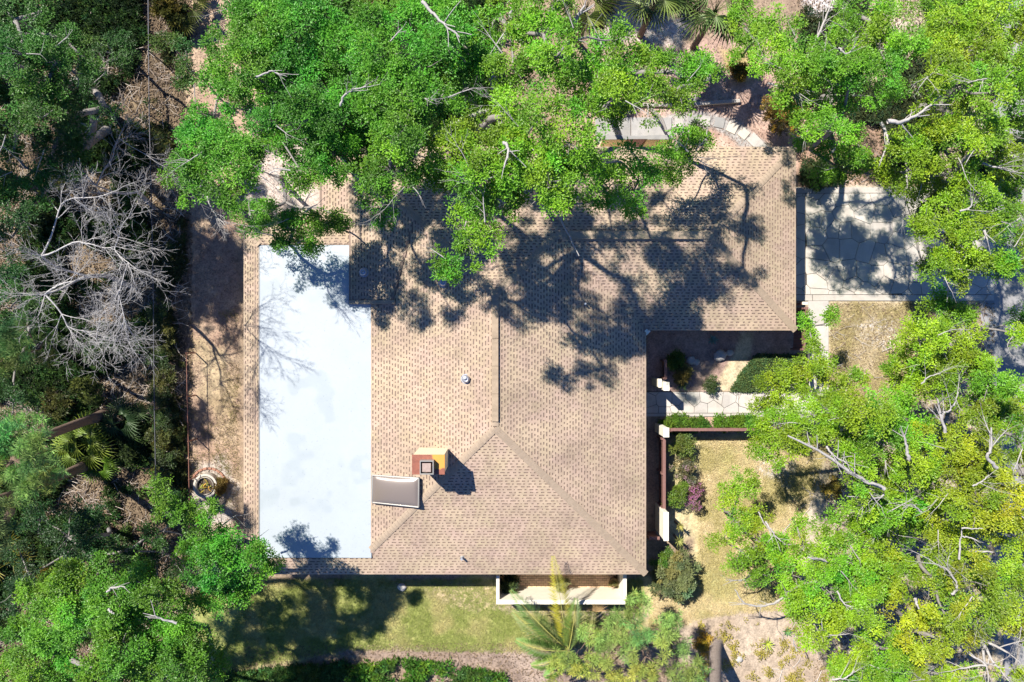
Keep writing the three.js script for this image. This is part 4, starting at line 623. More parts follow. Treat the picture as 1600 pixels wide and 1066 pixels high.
shrub({ label: 'pale green agave leaved bush at the bottom edge left of the mulch path', at: [488, 1055], r: 16, h: 0.9, col: [0.11, 0.18, 0.03], n: 5, kit: 'long', dens: 0.7 });
shrub({ label: 'dark plant in the shaded west corner of the brick patio', at: [797, 905], r: 12, h: 1.0, col: [0.06, 0.1, 0.03], n: 4, kit: 'long', dens: 0.7 });
shrub({ label: 'white dotted bush leaning on the patio wall behind the tall palm frond', at: [877, 905], r: 9, h: 1.1, col: [0.2, 0.24, 0.1], n: 4, dens: 0.8 });
const ORD = ['northernmost', 'second', 'third', 'fourth', 'fifth', 'sixth', 'seventh', 'eighth', 'ninth', 'tenth', 'eleventh', 'twelfth'];
let hedgeN = 0;
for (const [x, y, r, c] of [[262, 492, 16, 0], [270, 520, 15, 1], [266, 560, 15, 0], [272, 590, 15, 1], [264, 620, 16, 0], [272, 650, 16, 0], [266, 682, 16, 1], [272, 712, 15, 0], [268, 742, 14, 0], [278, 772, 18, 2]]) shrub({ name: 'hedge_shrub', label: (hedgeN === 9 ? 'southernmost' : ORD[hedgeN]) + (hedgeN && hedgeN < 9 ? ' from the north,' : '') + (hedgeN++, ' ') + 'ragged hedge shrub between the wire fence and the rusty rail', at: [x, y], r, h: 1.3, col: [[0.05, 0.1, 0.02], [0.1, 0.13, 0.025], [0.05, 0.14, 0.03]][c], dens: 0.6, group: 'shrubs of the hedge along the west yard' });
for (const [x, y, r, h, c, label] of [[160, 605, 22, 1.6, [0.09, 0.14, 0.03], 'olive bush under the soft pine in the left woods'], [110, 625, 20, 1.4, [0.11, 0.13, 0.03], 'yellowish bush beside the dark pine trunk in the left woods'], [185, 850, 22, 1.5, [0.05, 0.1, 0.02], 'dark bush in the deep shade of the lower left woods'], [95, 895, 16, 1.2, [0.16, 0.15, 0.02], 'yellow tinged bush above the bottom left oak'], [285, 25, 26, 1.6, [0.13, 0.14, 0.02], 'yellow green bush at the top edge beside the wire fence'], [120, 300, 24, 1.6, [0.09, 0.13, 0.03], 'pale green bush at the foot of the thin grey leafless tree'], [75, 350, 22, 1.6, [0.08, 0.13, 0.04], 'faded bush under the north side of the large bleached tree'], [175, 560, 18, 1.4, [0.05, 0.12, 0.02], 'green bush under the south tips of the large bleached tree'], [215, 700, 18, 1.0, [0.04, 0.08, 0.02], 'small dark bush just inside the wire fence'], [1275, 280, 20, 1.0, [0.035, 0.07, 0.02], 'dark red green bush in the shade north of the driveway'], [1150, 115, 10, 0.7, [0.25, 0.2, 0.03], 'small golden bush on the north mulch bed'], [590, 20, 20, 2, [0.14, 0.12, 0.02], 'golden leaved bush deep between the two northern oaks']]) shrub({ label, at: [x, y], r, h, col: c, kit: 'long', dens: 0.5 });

function fanLeaf(n, L) { const mb = new MB(); for (let i = 0; i < n; i++) { const a = lerp(-1.9, 1.9, i / (n - 1)), l = L * (0.75 + 0.25 * Math.cos(a)), w = 0.026, d = V(Math.sin(a), 0, Math.cos(a)), s = V(Math.cos(a), 0, -Math.sin(a)); mb.poly([V(0, 0, 0), d.clone().multiplyScalar(l * 0.55).addScaledVector(s, w).add(V(0, 0.07, 0)), d.clone().multiplyScalar(l).add(V(0, -0.12 * l, 0)), d.clone().multiplyScalar(l * 0.55).addScaledVector(s, -w).add(V(0, 0.05, 0))]); } return mb.geo(); }
const FAN = [fanLeaf(15, 0.75), fanLeaf(17, 0.85)];
function fanPalm(label, px, py, h, n, tint, sc = 1) {
  const o = thing('fan_palm', label, 'palm', P(px, py).toArray()), t = new MB(), mats = [std(tint[0], tint[1], tint[2], { roughness: 0.5 }), std(tint[0] * 1.3, tint[1] * 1.15, tint[2], { roughness: 0.5 })];
  t.tube([V(0, -0.05, 0), V(0.03, h * 0.5, 0), V(0, h, 0)], [0.16, 0.13, 0.12], 9); mesh('trunk', t.geo(), M.pineBark, o);
  for (let i = 0; i < n; i++) { const a = i * 2.4 + rr(0, 0.4), e = rr(0.15, 1.1), L = rr(0.55, 0.95) * sc, tip = V(Math.cos(a) * Math.cos(e) * L, h + Math.sin(e) * L, Math.sin(a) * Math.cos(e) * L), f = mesh('frond', FAN[i % 2], mats[i % 2], o); f.position.copy(tip); f.rotation.set(0.35 - e * 0.5, Math.PI / 2 - a, rr(-0.3, 0.3), 'YXZ'); f.scale.setScalar(sc * rr(0.8, 1.1)); const s = new MB(); s.tube([V(0, h, 0), tip.clone().lerp(V(0, h, 0), 0.5).add(V(0, 0.08, 0)), tip], [0.016, 0.012, 0.01], 4); mesh('stalk', s.geo(), mats[1], o); }
}
fanPalm('fan palm at the top edge, left of the other top edge palm', 903, 70, 3.2, 17, [0.14, 0.2, 0.04], 1.1);
fanPalm('fan palm at the top edge above the north mulch bed, nearest the right oak', 1083, 74, 3.4, 19, [0.12, 0.2, 0.05], 1.2);
fanPalm('fan palm at the very top edge between two others', 1000, 56, 3.6, 17, [0.13, 0.2, 0.05], 1.15);
fanPalm('yellow green palmetto between the two leaning pine trunks', 150, 690, 0.5, 16, [0.15, 0.22, 0.03], 1.05);
fanPalm('bright palmetto leaves just above the lower leaning pine trunk', 172, 722, 0.35, 9, [0.13, 0.25, 0.02], 0.8);
fanPalm('dark palmetto in the shade beside the upper leaning pine trunk', 205, 655, 0.4, 11, [0.05, 0.1, 0.03], 0.9);
fanPalm('olive palmetto at the top edge right of the wire fence', 300, 20, 0.6, 12, [0.13, 0.17, 0.03], 0.9);
fanPalm('small palmetto near the left edge above the bottom corner oak', 30, 872, 0.4, 10, [0.18, 0.19, 0.03], 0.9);

function rosette(label, px, py, n, L, w, tint, h = 0.1, up = 0.5) {
  const o = thing('agave_plant', label, 'plant', P(px, py).toArray()), m = std(tint[0], tint[1], tint[2], { roughness: 0.55 }), core = new MB(); core.tube([V(0, -0.03, 0), V(0, h, 0)], [0.06, 0.05], 7); mesh('stem', core.geo(), M.pineBark, o);
  for (let i = 0; i < n; i++) { const a = i * 2.4, e = up * (0.35 + 1.1 * i / n), l = L * rr(0.8, 1.1), d = V(Math.cos(a) * Math.cos(e), Math.sin(e), Math.sin(a) * Math.cos(e)), s = V(-Math.sin(a), 0, Math.cos(a)), b = V(0, h, 0), mb = new MB(), mid = b.clone().addScaledVector(d, l * 0.5), tip = b.clone().addScaledVector(d, l).add(V(0, -0.1 * l, 0)); const q = [b.clone().addScaledVector(s, w * 0.35), mid.clone().addScaledVector(s, w / 2).add(V(0, 0.02, 0)), tip, mid.clone().addScaledVector(s, -w / 2).add(V(0, 0.02, 0)), b.clone().addScaledVector(s, -w * 0.35)]; mb.poly([q[0], q[1], mid]); mb.poly([q[1], tip, mid]); mb.poly([tip, q[3], mid]); mb.poly([q[3], q[4], mid]); mb.poly([q[0], mid, q[4]]); mesh('leaf', mb.geo(), m, o); }
}
rosette('spiky yucca with pale tips at the end of the long cream wall', 1053, 836, 22, 0.42, 0.035, [0.28, 0.3, 0.08], 0.9, 0.8);
rosette('yellowish yucca right above the pale tipped yucca by the cream wall', 1055, 815, 18, 0.36, 0.035, [0.3, 0.28, 0.07], 0.8, 0.8);
rosette('blue green agave in the deep shade under the wing eave', 1112, 531, 16, 0.34, 0.07, [0.14, 0.24, 0.2], 0.1, 0.7);
rosette('dark spiky plant beside the entry pillar in the courtyard bed', 1064, 601, 18, 0.42, 0.04, [0.09, 0.15, 0.04], 0.15, 0.8);
rosette('small grey green agave at the walkway edge of the courtyard bed', 1108, 611, 12, 0.2, 0.04, [0.3, 0.36, 0.24], 0.08, 0.7);
rosette('yellow green spiky plant on the sandy bed at the bottom edge', 1196, 1003, 16, 0.42, 0.045, [0.3, 0.36, 0.03], 0.2, 0.6);
rosette('green bromeliad growing at the edge of the sandy bed below the sapling', 1228, 985, 14, 0.3, 0.05, [0.1, 0.22, 0.06], 0.1, 0.7);

{ // feather palm south of the patio
  const o = thing('feather_palm', 'feather palm with one yellow frond reaching over the patio wall and roof', 'palm', P(884, 992).toArray()), O = o.position, t = new MB(); t.tube([V(0, -0.05, 0), V(0.02, 0.8, 0), V(0, 1.7, 0)], [0.13, 0.1, 0.08], 9); mesh('trunk', t.geo(), M.pineBark, o);
  const crown = V(0, 1.6, 0);
  for (const [x, y, h, c, arch] of [[864, 868, 3.6, [0.42, 0.4, 0.03], 0.55], [797, 922, 2.6, [0.12, 0.22, 0.04], 0.8], [806, 1000, 2.3, [0.14, 0.24, 0.05], 0.9], [850, 1058, 2.2, [0.12, 0.25, 0.04], 0.9], [918, 1050, 2.4, [0.13, 0.23, 0.04], 0.9], [800, 955, 2.2, [0.17, 0.23, 0.05], 0.8], [900, 935, 3.0, [0.13, 0.2, 0.04], 0.6], [830, 1040, 2.1, [0.16, 0.25, 0.05], 0.8]]) {
    const E = P(x, y, h).sub(O), mid = crown.clone().lerp(E, 0.5).add(V(0, arch, 0)), cv = new THREE.QuadraticBezierCurve3(crown, mid, E), n = 64, pts = cv.getPoints(n), rm = new MB(), lm = new MB(), L = cv.getLength(); rm.tube(pts.filter((_, i) => i % 4 === 0 || i === n), pts.filter((_, i) => i % 4 === 0 || i === n).map((_, k, q) => lerp(0.026, 0.006, k / (q.length - 1))), 5);
    for (let i = 5; i < n; i++) { const tan = pts[Math.min(n, i + 1)].clone().sub(pts[i - 1]).normalize(), side = V().crossVectors(tan, UP).normalize(), f = Math.sin(Math.PI * Math.pow(i / n, 0.75)) * 0.62 + 0.1; for (const s of [-1, 1]) { const d = side.clone().multiplyScalar(s).addScaledVector(tan, 0.75).add(V(0, rr(0, 0.35), 0)).normalize(), l = f * rr(0.8, 1.1) * Math.min(1, L / 2.6), w = tan.clone().multiplyScalar(0.022), p0 = pts[i]; const m = p0.clone().addScaledVector(d, l * 0.5), e = p0.clone().addScaledVector(d, l).add(V(0, -0.25 * l, 0)); lm.poly([p0, m.clone().add(w), e, m.clone().sub(w)]); } }
    const mt = std(c[0], c[1], c[2], { roughness: 0.5 }), fr = mesh('frond', lm.geo(), mt, o); mesh('rachis', rm.geo(), std(0.42, 0.4, 0.1), fr);
  }
}
{ // dry brown frond against the patio wall
  const o = thing('dry_frond', 'dry brown palm frond leaning on the cream patio wall', 'palm frond', P(921, 952).toArray()), mb = new MB(), st = new MB(); const a = V(0, 0.02, 0), b = V(0.1, 1.75, -0.55); st.tube([a, b], [0.02, 0.012], 5); mesh('stalk', st.geo(), M.clay, o);
  for (let i = 0; i < 15; i++) { const t = lerp(-1.2, 1.2, i / 14), d = V(Math.sin(t), 0.25, -Math.cos(t) * 0.8).normalize(), s = V(0, 1, 0).cross(d).normalize(), l = rr(0.4, 0.7), m = b.clone().addScaledVector(d, l * 0.5); mb.poly([b, m.clone().addScaledVector(s, 0.015), b.clone().addScaledVector(d, l), m.clone().addScaledVector(s, -0.015)]); } mesh('blades', mb.geo(), std(0.36, 0.23, 0.1), o);
}
// ---------------------------------------------------------------- garden walls, fences and other things
function pillar(label, px, py, w, d, h) { const c = P(px, py, h), o = thing('entry_pillar', label, 'pillar', [c.x, 0, c.z]); mesh('shaft', planUV(boxg(w, h, d, 0, h / 2 - 0.02, 0, 0.015)), M.cap, o); mesh('coping', planUV(boxg(w + 0.03, 0.05, d + 0.03, 0, h, 0, 0.015)), M.cap, o); }
pillar('cream stucco pillar on the courtyard side of the walkway entry', 1041.5, 604, 0.24, 0.36, 1.85);
pillar('cream stucco pillar where two brown fences meet below the walkway', 1041, 676, 0.24, 0.4, 1.85);
{ const c = P(1032, 599, 1.55), o = thing('low_pillar', 'narrow lower cream pillar behind the courtyard side entry pillar', 'pillar', [c.x - 0.02, 0, c.z]); mesh('shaft', boxg(0.12, 1.55, 0.36, 0, 0.76, 0, 0.012), M.cap, o); mesh('coping', boxg(0.15, 0.04, 0.39, 0, 1.55, 0, 0.012), M.cap, o); }
{ const c = P(1041, 823, 1.85), o = thing('garden_wall', 'tall cream stucco wall section ending the brown fence near the yuccas', 'wall', [c.x, 0, c.z]); mesh('wall_body', planUV(boxg(0.2, 1.82, 1.25, 0, 0.91, 0, 0.015)), M.cap, o); mesh('coping', planUV(boxg(0.23, 0.05, 1.28, 0, 1.84, 0, 0.012)), M.cap, o); }
function fence(label, a, b, h, boards = true) {                // close-boarded brown fence with a top rail
  const A = P(a[0], a[1], h), B = P(b[0], b[1], h), L = Math.hypot(B.x - A.x, B.z - A.z), o = thing('brown_fence', label, 'fence', [(A.x + B.x) / 2, 0, (A.z + B.z) / 2]); o.rotation.y = Math.atan2(-(B.z - A.z), B.x - A.x);
  mesh('top_rail', planUV(boxg(L, 0.05, 0.13, 0, h, 0, 0.006)), M.brownPaint, o);
  const n = Math.round(L / 0.16); const g = boxg(L / n - 0.008, h - 0.1, 0.03, 0, (h - 0.1) / 2 + 0.06, 0, 0.004); for (let i = 0; i < n; i++) { const m = mesh('board', g, M.brownPaint, o); m.position.set(-L / 2 + (i + 0.5) * L / n, 0, (i % 2) * 0.004); }
  for (let i = 0; i <= Math.ceil(L / 1.8); i++) mesh('post', boxg(0.09, h - 0.03, 0.09, -L / 2 + 0.05 + i * (L - 0.1) / Math.ceil(L / 1.8), (h - 0.05) / 2, 0.065, 0.005), M.brownPaint, o);
}
fence('dark brown board fence running from the corner pillar to the long cream wall', [1038, 685], [1038, 797], 1.15);
fence('dark brown board fence along the greenery strip below the walkway', [1048, 671.5], [1182, 671.5], 1.0);
fence('short dark brown fence between the house and the long cream wall', [1014, 841], [1031, 841], 1.15);
fence('dark brown board fence beside the side path and the wing of the house', [1261, 480], [1258, 548], 1.35);
fence('low dark brown edging fence at the west end of the courtyard bed', [1040, 562], [1040, 593], 0.7);
{ const c = P(1258, 474, 1.45), o = thing('white_post', 'white capped post at the driveway end of the brown fence', 'post', [c.x, 0, c.z]); mesh('shaft', boxg(0.11, 1.42, 0.11, 0, 0.71, 0), M.brownPaint, o); mesh('cap', boxg(0.24, 0.05, 0.13, 0, 1.45, 0), M.cap, o); }
{ // courtyard wall and gate north of the wing
  const z = -9.09, o = thing('courtyard_wall', 'cream courtyard wall with a brown slatted gate north of the wing', 'wall', [0, 0, z]);
  const X = (px) => (px - 800) * 30.5 / FPX;
  for (const [a, b] of [[942, 980], [1012, 1052]]) { const w = X(b) - X(a); mesh('wall_panel', planUV(boxg(w, 1.5, 0.14, X(a) + w / 2, 0.75, 0)), M.stucco, o); mesh('coping', planUV(boxg(w + 0.02, 0.05, 0.2, X(a) + w / 2, 1.52, 0)), M.greyConc, o); }
  const g = mesh('gate', mergeGeometries([boxg(0.08, 1.4, 0.06, X(980) + 0.05, 0.75, 0), boxg(0.08, 1.4, 0.06, X(1012) - 0.05, 0.75, 0), boxg(X(1012) - X(980) - 0.2, 0.08, 0.06, X(996), 1.42, 0), boxg(X(1012) - X(980) - 0.2, 0.08, 0.06, X(996), 0.12, 0)]), M.brownPaint, o);
  for (let i = 0; i < 7; i++) mesh('slat', boxg(X(1012) - X(980) - 0.2, 0.13, 0.025, X(996), 0.27 + i * 0.17, 0.01), M.brownPaint, g);
  mesh('lintel', boxg(X(1012) - X(980) - 0.01, 0.05, 0.16, X(996), 1.51, 0), M.greyConc, o);
}
{ const a = P(1071, 163, 0.16), b = P(1157, 157, 0.16), o = thing('landscape_timber', 'long weathered timber beam lying on the north mulch bed', 'timber', [(a.x + b.x) / 2, 0.08, (a.z + b.z) / 2]); o.rotation.y = Math.atan2(-(b.z - a.z), b.x - a.x); const L = Math.hypot(b.x - a.x, b.z - a.z); mesh('beam', planUV(boxg(L, 0.17, 0.17, 0, 0, 0, 0.015)), M.wood, o); mesh('end_grain', boxg(0.012, 0.15, 0.15, L / 2 + 0.004, 0, 0, 0), M.clay, o); }
{ const a = P(985, 163, 0.14), b = P(1050, 164, 0.14), o = thing('landscape_timber', 'shaded timber lying under the oak tips west of the long timber beam', 'timber', [(a.x + b.x) / 2, 0.07, (a.z + b.z) / 2]); o.rotation.y = Math.atan2(-(b.z - a.z), b.x - a.x); mesh('beam', planUV(boxg(Math.hypot(b.x - a.x, b.z - a.z), 0.14, 0.15, 0, 0, 0, 0.015)), M.wood, o); }
{ // round planter in the west yard
  const c = P(326, 757), o = thing('round_planter', 'round concrete ring planter with yellow green plants in the west yard', 'planter', [c.x, 0, c.z]);
  const ring = (r0, r1, h) => new THREE.LatheGeometry([[r0, 0], [r1, 0], [r1, h - 0.02], [r1 - 0.02, h], [r0 + 0.02, h], [r0, h - 0.02], [r0, 0]].map(([a, b]) => new THREE.Vector2(a, b)), 40);
  mesh('outer_ring', ring(0.45, 0.56, 0.4), M.conc, o); mesh('inner_ring', ring(0.38, 0.42, 0.44), M.conc, o);
  const s = new THREE.CylinderGeometry(0.4, 0.4, 0.3, 24); s.translate(0, 0.16, 0); mesh('soil', s, M.soil, o);
  for (let i = 0; i < 16; i++) { const mb = new MB(), a = i * 2.4, e = rr(0.5, 1.2), d = V(Math.cos(a) * Math.cos(e), Math.sin(e), Math.sin(a) * Math.cos(e)), sd = V(-Math.sin(a), 0, Math.cos(a)), b = V(Math.cos(i * 1.7) * 0.16, 0.3, Math.sin(i * 1.7) * 0.16), l = rr(0.25, 0.42); mb.poly([b, b.clone().addScaledVector(d, l * 0.5).addScaledVector(sd, 0.03), b.clone().addScaledVector(d, l), b.clone().addScaledVector(d, l * 0.5).addScaledVector(sd, -0.03)]); mesh('leaf', mb.geo(), std(0.26 + 0.12 * (i % 3), 0.28, 0.04), o); }
  for (let i = 0; i < 12; i++) { const a = -2.6 + i * 0.27, p = P(326 + Math.cos(a) * 27, 757 + Math.sin(a) * 25), e = thing('edging_brick', (i ? ORD[i] : 'first') + ' brick from the west in the arc around the round planter', 'brick', p.toArray(), 'bricks set in an arc round the planter'); e.rotation.y = -a; mesh('brick', boxg(0.1, 0.07, 0.19, 0, 0.03, 0, 0.01), std(0.3, 0.15, 0.1), e); }
}
shrub({ label: 'yellow brown bush beside the east rim of the round planter', at: [349, 757], r: 7, h: 0.4, col: [0.2, 0.17, 0.05], n: 4, kit: 'long', dens: 0.6 });
{ // wire fence through the woods
  const ptsPx = [[231, -30], [232, 80], [233, 180], [236, 300], [239, 430], [240, 540], [241, 640], [243, 740], [245, 840], [246, 960]], h = 1.45, pts = ptsPx.map(([x, y]) => P(x, y, h)), o = thing('wire_fence', 'galvanised chain link fence running down the left woods', 'fence', [0, 0, 0]), rail = new MB(); rail.tube(pts, 0.022, 6); mesh('top_rail', rail.geo(), M.wire, o);
  const wm = new MB();
  for (let i = 0; i < pts.length; i++) { const m = new MB(); m.tube([V(pts[i].x, -0.1, pts[i].z), V(pts[i].x, h + 0.05, pts[i].z)], 0.03, 7); mesh('post', m.geo(), M.wire, o); if (i < pts.length - 1) { const L = pts[i].distanceTo(pts[i + 1]), n = Math.round(L / 0.16); for (let k = 0; k < n; k++) for (const s of [0, 1]) { const t0 = k / n, t1 = Math.min(1, (k + h / 0.16 * 0.5) / n), A = pts[i].clone().lerp(pts[i + 1], s ? t1 : t0), B = pts[i].clone().lerp(pts[i + 1], s ? t0 : t1); A.y = 0.05; wm.tube([A, B], 0.003, 3); } } }
  stuff(mesh('wire_mesh', wm.geo(), M.wire, o));
  const px2 = [[291, 552], [292, 620], [294, 690], [295, 750], [296, 822]], q = px2.map(([x, y]) => P(x, y, 0.9)), e = thing('rail_fence', 'thin rusty rail fence between the hedge and the west yard', 'fence', [0, 0, 0]), r2 = new MB(); r2.tube(q, 0.018, 5); mesh('rail', r2.geo(), M.rust, e);
  for (const v of q) { const m = new MB(); m.tube([V(v.x, -0.1, v.z), V(v.x, 0.93, v.z)], 0.03, 6); mesh('post', m.geo(), M.rust, e); }
}
for (const [x, y, r, label] of [[1079, 563, 7, 'pale boulder in the courtyard bed, left of its neighbour'], [1087, 566, 5, 'smaller pale boulder just right of the first in the courtyard bed'], [1124, 556, 9, 'large grey boulder in the shade of the wing eave'], [1140, 552, 5, 'small grey boulder right of the large shaded one'], [1154, 1030, 5, 'small white stone on the sandy bed at the bottom'], [628, 917, 6, 'grey round stone at the edge of the house shade on the lawn']]) {
  const g = new THREE.IcosahedronGeometry(r * 0.03, 2), p = g.attributes.position; const sx = rnd() * 9; for (let i = 0; i < p.count; i++) { const k = 0.8 + 0.4 * vn(p.getX(i) * 9 + sx + p.getY(i) * 5, p.getZ(i) * 9 + sx); p.setXYZ(i, p.getX(i) * k * 1.15, p.getY(i) * k * 0.65, p.getZ(i) * k); } g.computeVertexNormals(); const c = P(x, y), m = mesh(numbered('boulder'), g, M.stone, scene); m.position.set(c.x, r * 0.012, c.z); tag(m, label, 'boulder');
}
{ const c = P(957, 906), o = thing('plant_pot', 'round brown pot in the east corner of the brick patio', 'pot', [c.x, 0.07, c.z]); const g = new THREE.LatheGeometry([[0.001, 0.0], [0.14, 0], [0.2, 0.3], [0.22, 0.34], [0.19, 0.35], [0.17, 0.28], [0.001, 0.28]].map(([a, b]) => new THREE.Vector2(a, b)), 24); mesh('pot', g, M.clay, o); const l = []; lobe(l, V(0, 0.42, 0), 0.16, { col: [0.1, 0.12, 0.02], dens: 4, spray: 0.1, tufts: 6 }); leaves(o, 'small', l, 'plant'); }

// ---------------------------------------------------------------- ground cover and litter: uncountable stuff
const inHouse = (x, z) => (x > -11.2 && x < 5.2 && z > -4.8 && z < 9.5) || (x > -6.8 && x < 11.8 && z > -7.9 && z < -1) || (x > -6.8 && x < 5.2 && z > -7.9 && z < 0);
const paved = [[12.4, -7.3, 22.7, -1.8], [5.4, 2.3, 13.9, 3.6], [13.8, -2, 14.9, 4], [-0.8, 9.3, 5.2, 11.8], [3.8, -10.6, 7.5, -9.1]];
const onPaving = (x, z) => paved.some(q => x > q[0] && x < q[2] && z > q[1] && z < q[3]) || x > 22.6 && z > -30;
const pz = (poly) => poly.map(([x, y]) => { const q = P(x, y); return [q.x, q.z]; });
function scatter(name, label, category, kit, n, area, colf, opt = {}) {
  const poly = pz(area), xs = poly.map(q => q[0]), zs = poly.map(q => q[1]), l = []; let guard = 0;
  while (l.length < n && guard++ < n * 12) { const x = rr(Math.min(...xs), Math.max(...xs)), z = rr(Math.min(...zs), Math.max(...zs)); if (sdPoly(poly, x, z) > 0 || inHouse(x, z) || onPaving(x, z)) continue; const f = opt.mask ? opt.mask(x, z) : 1; if (rnd() > f) continue; l.push({ p: V(x, (opt.y ?? 0) + (opt.h ? rnd() * opt.h : 0), z), q: opt.flat ? qe(gauss() * 0.5, rr(0, 6.283), gauss() * 0.5) : qe(gauss() * 0.25, rr(0, 6.283), gauss() * 0.25), s: rr(0.7, 1.3) * (opt.scale ?? 1), c: colf(x, z) }); }
  const m = inst(numbered(name), kit, opt.mat ?? M.blade, l, scene); stuff(m); if (label) tag(m, label, category); return m;
}
const mixc = (a, b, t, k) => [lerp(a[0], b[0], t) * k, lerp(a[1], b[1], t) * k, lerp(a[2], b[2], t) * k];
const lawnTone = (g, s) => (x, z) => mixc(g, s, sstep(0.35, 0.65, fbm(x * 0.9 + 3, z * 0.9, 3)) * 0.8 + rr(0, 0.2), rr(0.6, 1.0));
scatter('grass', 'green and tan grass of the back lawn south of the house', 'grass', KIT.grass[0], 20000, [[400, 905], [1005, 905], [1000, 1000], [820, 1020], [560, 1014], [330, 1050]], lawnTone([0.34, 0.41, 0.09], [0.62, 0.54, 0.24]));
scatter('grass', 'dry straw coloured grass of the front lawn', 'grass', KIT.grass[0], 18000, [[1060, 684], [1300, 684], [1260, 800], [1240, 950], [1100, 965], [1012, 1000], [1020, 905], [1090, 900], [1095, 690]], lawnTone([0.52, 0.45, 0.18], [0.74, 0.6, 0.34]));
scatter('grass', 'dry grass between the side path and the street', 'grass', KIT.grass[0], 11000, [[1296, 470], [1460, 470], [1460, 600], [1400, 660], [1296, 640]], lawnTone([0.52, 0.44, 0.2], [0.72, 0.6, 0.38]));
scatter('grass', 'thin grass in the west yard', 'grass', KIT.grass[0], 1400, [[297, 500], [374, 480], [374, 860], [297, 850]], lawnTone([0.34, 0.3, 0.12], [0.48, 0.37, 0.22]), { mask: (x, z) => sstep(0.4, 0.7, fbm(x * 0.7, z * 0.7 + 5, 2)) });
scatter('ground_cover', 'dense green ground cover in the courtyard beside the curved sand path', 'ground cover', KIT.small[0], 5000, [[1140, 612], [1252, 612], [1252, 556], [1182, 556], [1160, 580]], () => leafTone([0.095, 0.155, 0.045], rr(0.6, 1.3), gauss()), { y: 0.04, h: 0.16, mat: M.leaf });
scatter('ground_cover', 'yellow leaved ground plants on the sandy bed at the bottom', 'ground cover', KIT.small[0], 230, [[1090, 975], [1250, 955], [1300, 1075], [1090, 1075]], () => leafTone([0.36, 0.31, 0.05], rr(0.6, 1.2)), { y: 0.03, h: 0.15, mat: M.leaf, scale: 1.2, mask: (x, z) => sstep(0.56, 0.7, fbm(x * 2.6 + 2, z * 2.6, 2)) });
const litterLeaf = (() => { const pos = [], idx = []; leafQuad(pos, idx, V(-0.045, 0.01, 0), V(1, 0.15, 0).normalize(), V(0, 0.2, 1).normalize(), 0.09, 0.04, 0.2); const g = new THREE.BufferGeometry(); g.setAttribute('position', new THREE.Float32BufferAttribute(pos, 3)); g.setIndex(idx); return fin(g.toNonIndexed()); })();
const litterTone = () => mixc([0.12, 0.08, 0.045], [0.3, 0.215, 0.13], Math.pow(rnd(), 1.3), rr(0.8, 1.1));
scatter('leaf_litter', 'brown fallen leaves on the floor of the left woods', 'leaf litter', litterLeaf, 50000, [[-60, -60], [300, -60], [300, 1110], [-60, 1110]], litterTone, { y: 0.005, h: 0.05, flat: true, scale: 1.5 });
scatter('leaf_litter', 'fallen leaves under the northern oaks and on the mulch bed', 'leaf litter', litterLeaf, 26000, [[296, -60], [1300, -60], [1246, 240], [560, 240], [372, 360], [372, 860], [296, 860]], () => mixc([0.2, 0.12, 0.09], [0.38, 0.27, 0.21], rnd(), rr(0.85, 1.1)), { y: 0.005, h: 0.02, flat: true, scale: 0.75 });
scatter('leaf_litter', 'fallen leaves under the oaks along the right side', 'leaf litter', litterLeaf, 30000, [[1246, -60], [1560, -60], [1570, 1110], [1260, 1110], [1290, 960], [1290, 700], [1296, 660], [1296, 480], [1246, 290]], litterTone, { y: 0.005, h: 0.03, flat: true, scale: 1.1 });
scatter('leaf_litter', 'scattered fallen leaves along the mulch path at the bottom', 'leaf litter', litterLeaf, 6000, [[380, 1010], [1010, 1000], [1080, 1110], [380, 1110]], litterTone, { y: 0.005, h: 0.03, flat: true });
const woods = (x, z) => sstep(0.42, 0.62, fbm(x * 0.55 + 20, z * 0.55, 3));
scatter('undergrowth', 'low green undergrowth on the floor of the left woods', 'undergrowth', KIT.long[0], 19000, [[-60, -60], [236, -60], [240, 1110], [-60, 1110]], () => leafTone([0.05, 0.115, 0.016], rr(0.3, 1.2), gauss()), { y: 0.02, h: 0.5, mat: M.leaf, scale: 1.2, mask: woods });
scatter('undergrowth', 'olive undergrowth between the wire fence and the west yard', 'undergrowth', KIT.long[1], 2600, [[240, -60], [292, -60], [292, 860], [245, 860]], () => leafTone([0.1, 0.12, 0.03], rr(0.5, 1.4), gauss()), { y: 0.02, h: 0.3, mat: M.leaf, mask: woods });
scatter('undergrowth', 'dark undergrowth added in place of shade on the floor between the northern oaks', 'undergrowth', KIT.long[1], 7000, [[390, -40], [780, -40], [770, 215], [640, 230], [560, 250], [440, 190], [395, 120]], () => leafTone([0.05, 0.12, 0.018], rr(0.4, 1.3), gauss()), { y: 0.02, h: 0.9, mat: M.leaf, scale: 1.3, mask: (x, z) => 0.35 + 0.65 * woods(x, z) });  // added dark plants stand in for shade where the floor shows bright
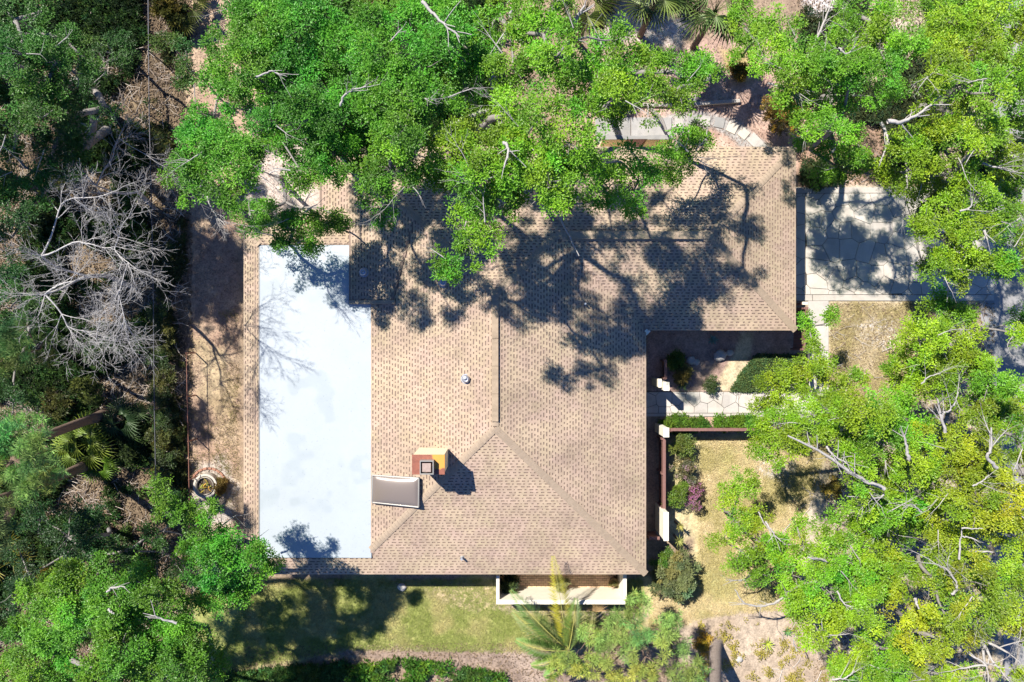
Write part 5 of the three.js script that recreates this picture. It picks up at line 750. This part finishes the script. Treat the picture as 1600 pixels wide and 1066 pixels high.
scatter('undergrowth', 'sparse undergrowth in the shade beneath the oaks on the right', 'undergrowth', KIT.long[1], 5000, [[1250, -60], [1560, -60], [1550, 290], [1250, 290]], () => leafTone([0.06, 0.09, 0.03], rr(0.5, 1.4), gauss()), { y: 0.02, h: 0.3, mat: M.leaf, mask: woods });
scatter('ground_cover', 'broad leaved green plants at the bottom edge below the mulch path', 'ground cover', KIT.long[1], 650, [[545, 1040], [620, 1026], [700, 1030], [790, 1052], [800, 1110], [545, 1110]], () => leafTone([0.1, 0.24, 0.02], rr(0.5, 1.3), gauss()), { y: 0.03, h: 0.35, mat: M.leaf, scale: 1.15, mask: (x, z) => sstep(0.4, 0.6, fbm(x * 1.1 + 3, z * 1.1, 3)) });
scatter('undergrowth', 'low leafy plants in the shade at the bottom edge below the back lawn', 'undergrowth', KIT.long[0], 2600, [[330, 1050], [560, 1030], [760, 1046], [800, 1110], [330, 1110]], () => leafTone([0.08, 0.17, 0.03], rr(0.5, 1.4), gauss()), { y: 0.03, h: 0.4, mat: M.leaf, mask: woods });
{ const tg = (() => { const m = new MB(); m.tube([V(-0.35, 0.02, 0), V(0, 0.05, 0.04), V(0.35, 0.03, -0.02)], [0.012, 0.01, 0.005], 4); m.tube([V(0, 0.05, 0.04), V(0.2, 0.07, 0.2)], [0.007, 0.003], 3); return m.geo(); })();
  scatter('fallen_twigs', 'pale fallen twigs on the floor of the left woods', 'twigs', tg, 3800, [[-60, -60], [290, -60], [292, 1110], [-60, 1110]], () => mixc([0.25, 0.18, 0.13], [0.6, 0.53, 0.45], rnd(), 1), { y: 0.01, h: 0.25, flat: true, mat: M.twig, mask: (x, z) => 0.25 + 0.75 * sstep(0.45, 0.65, fbm(x * 0.4, z * 0.4 + 9, 2)) });
  scatter('fallen_twigs', 'fallen twigs under the oaks along the right side', 'twigs', tg, 700, [[1250, -60], [1560, -60], [1570, 1110], [1200, 1110], [1300, 480]], () => mixc([0.3, 0.24, 0.2], [0.6, 0.55, 0.5], rnd(), 1), { y: 0.01, h: 0.05, flat: true, mat: M.twig }); }

renderer.render(scene, camera);
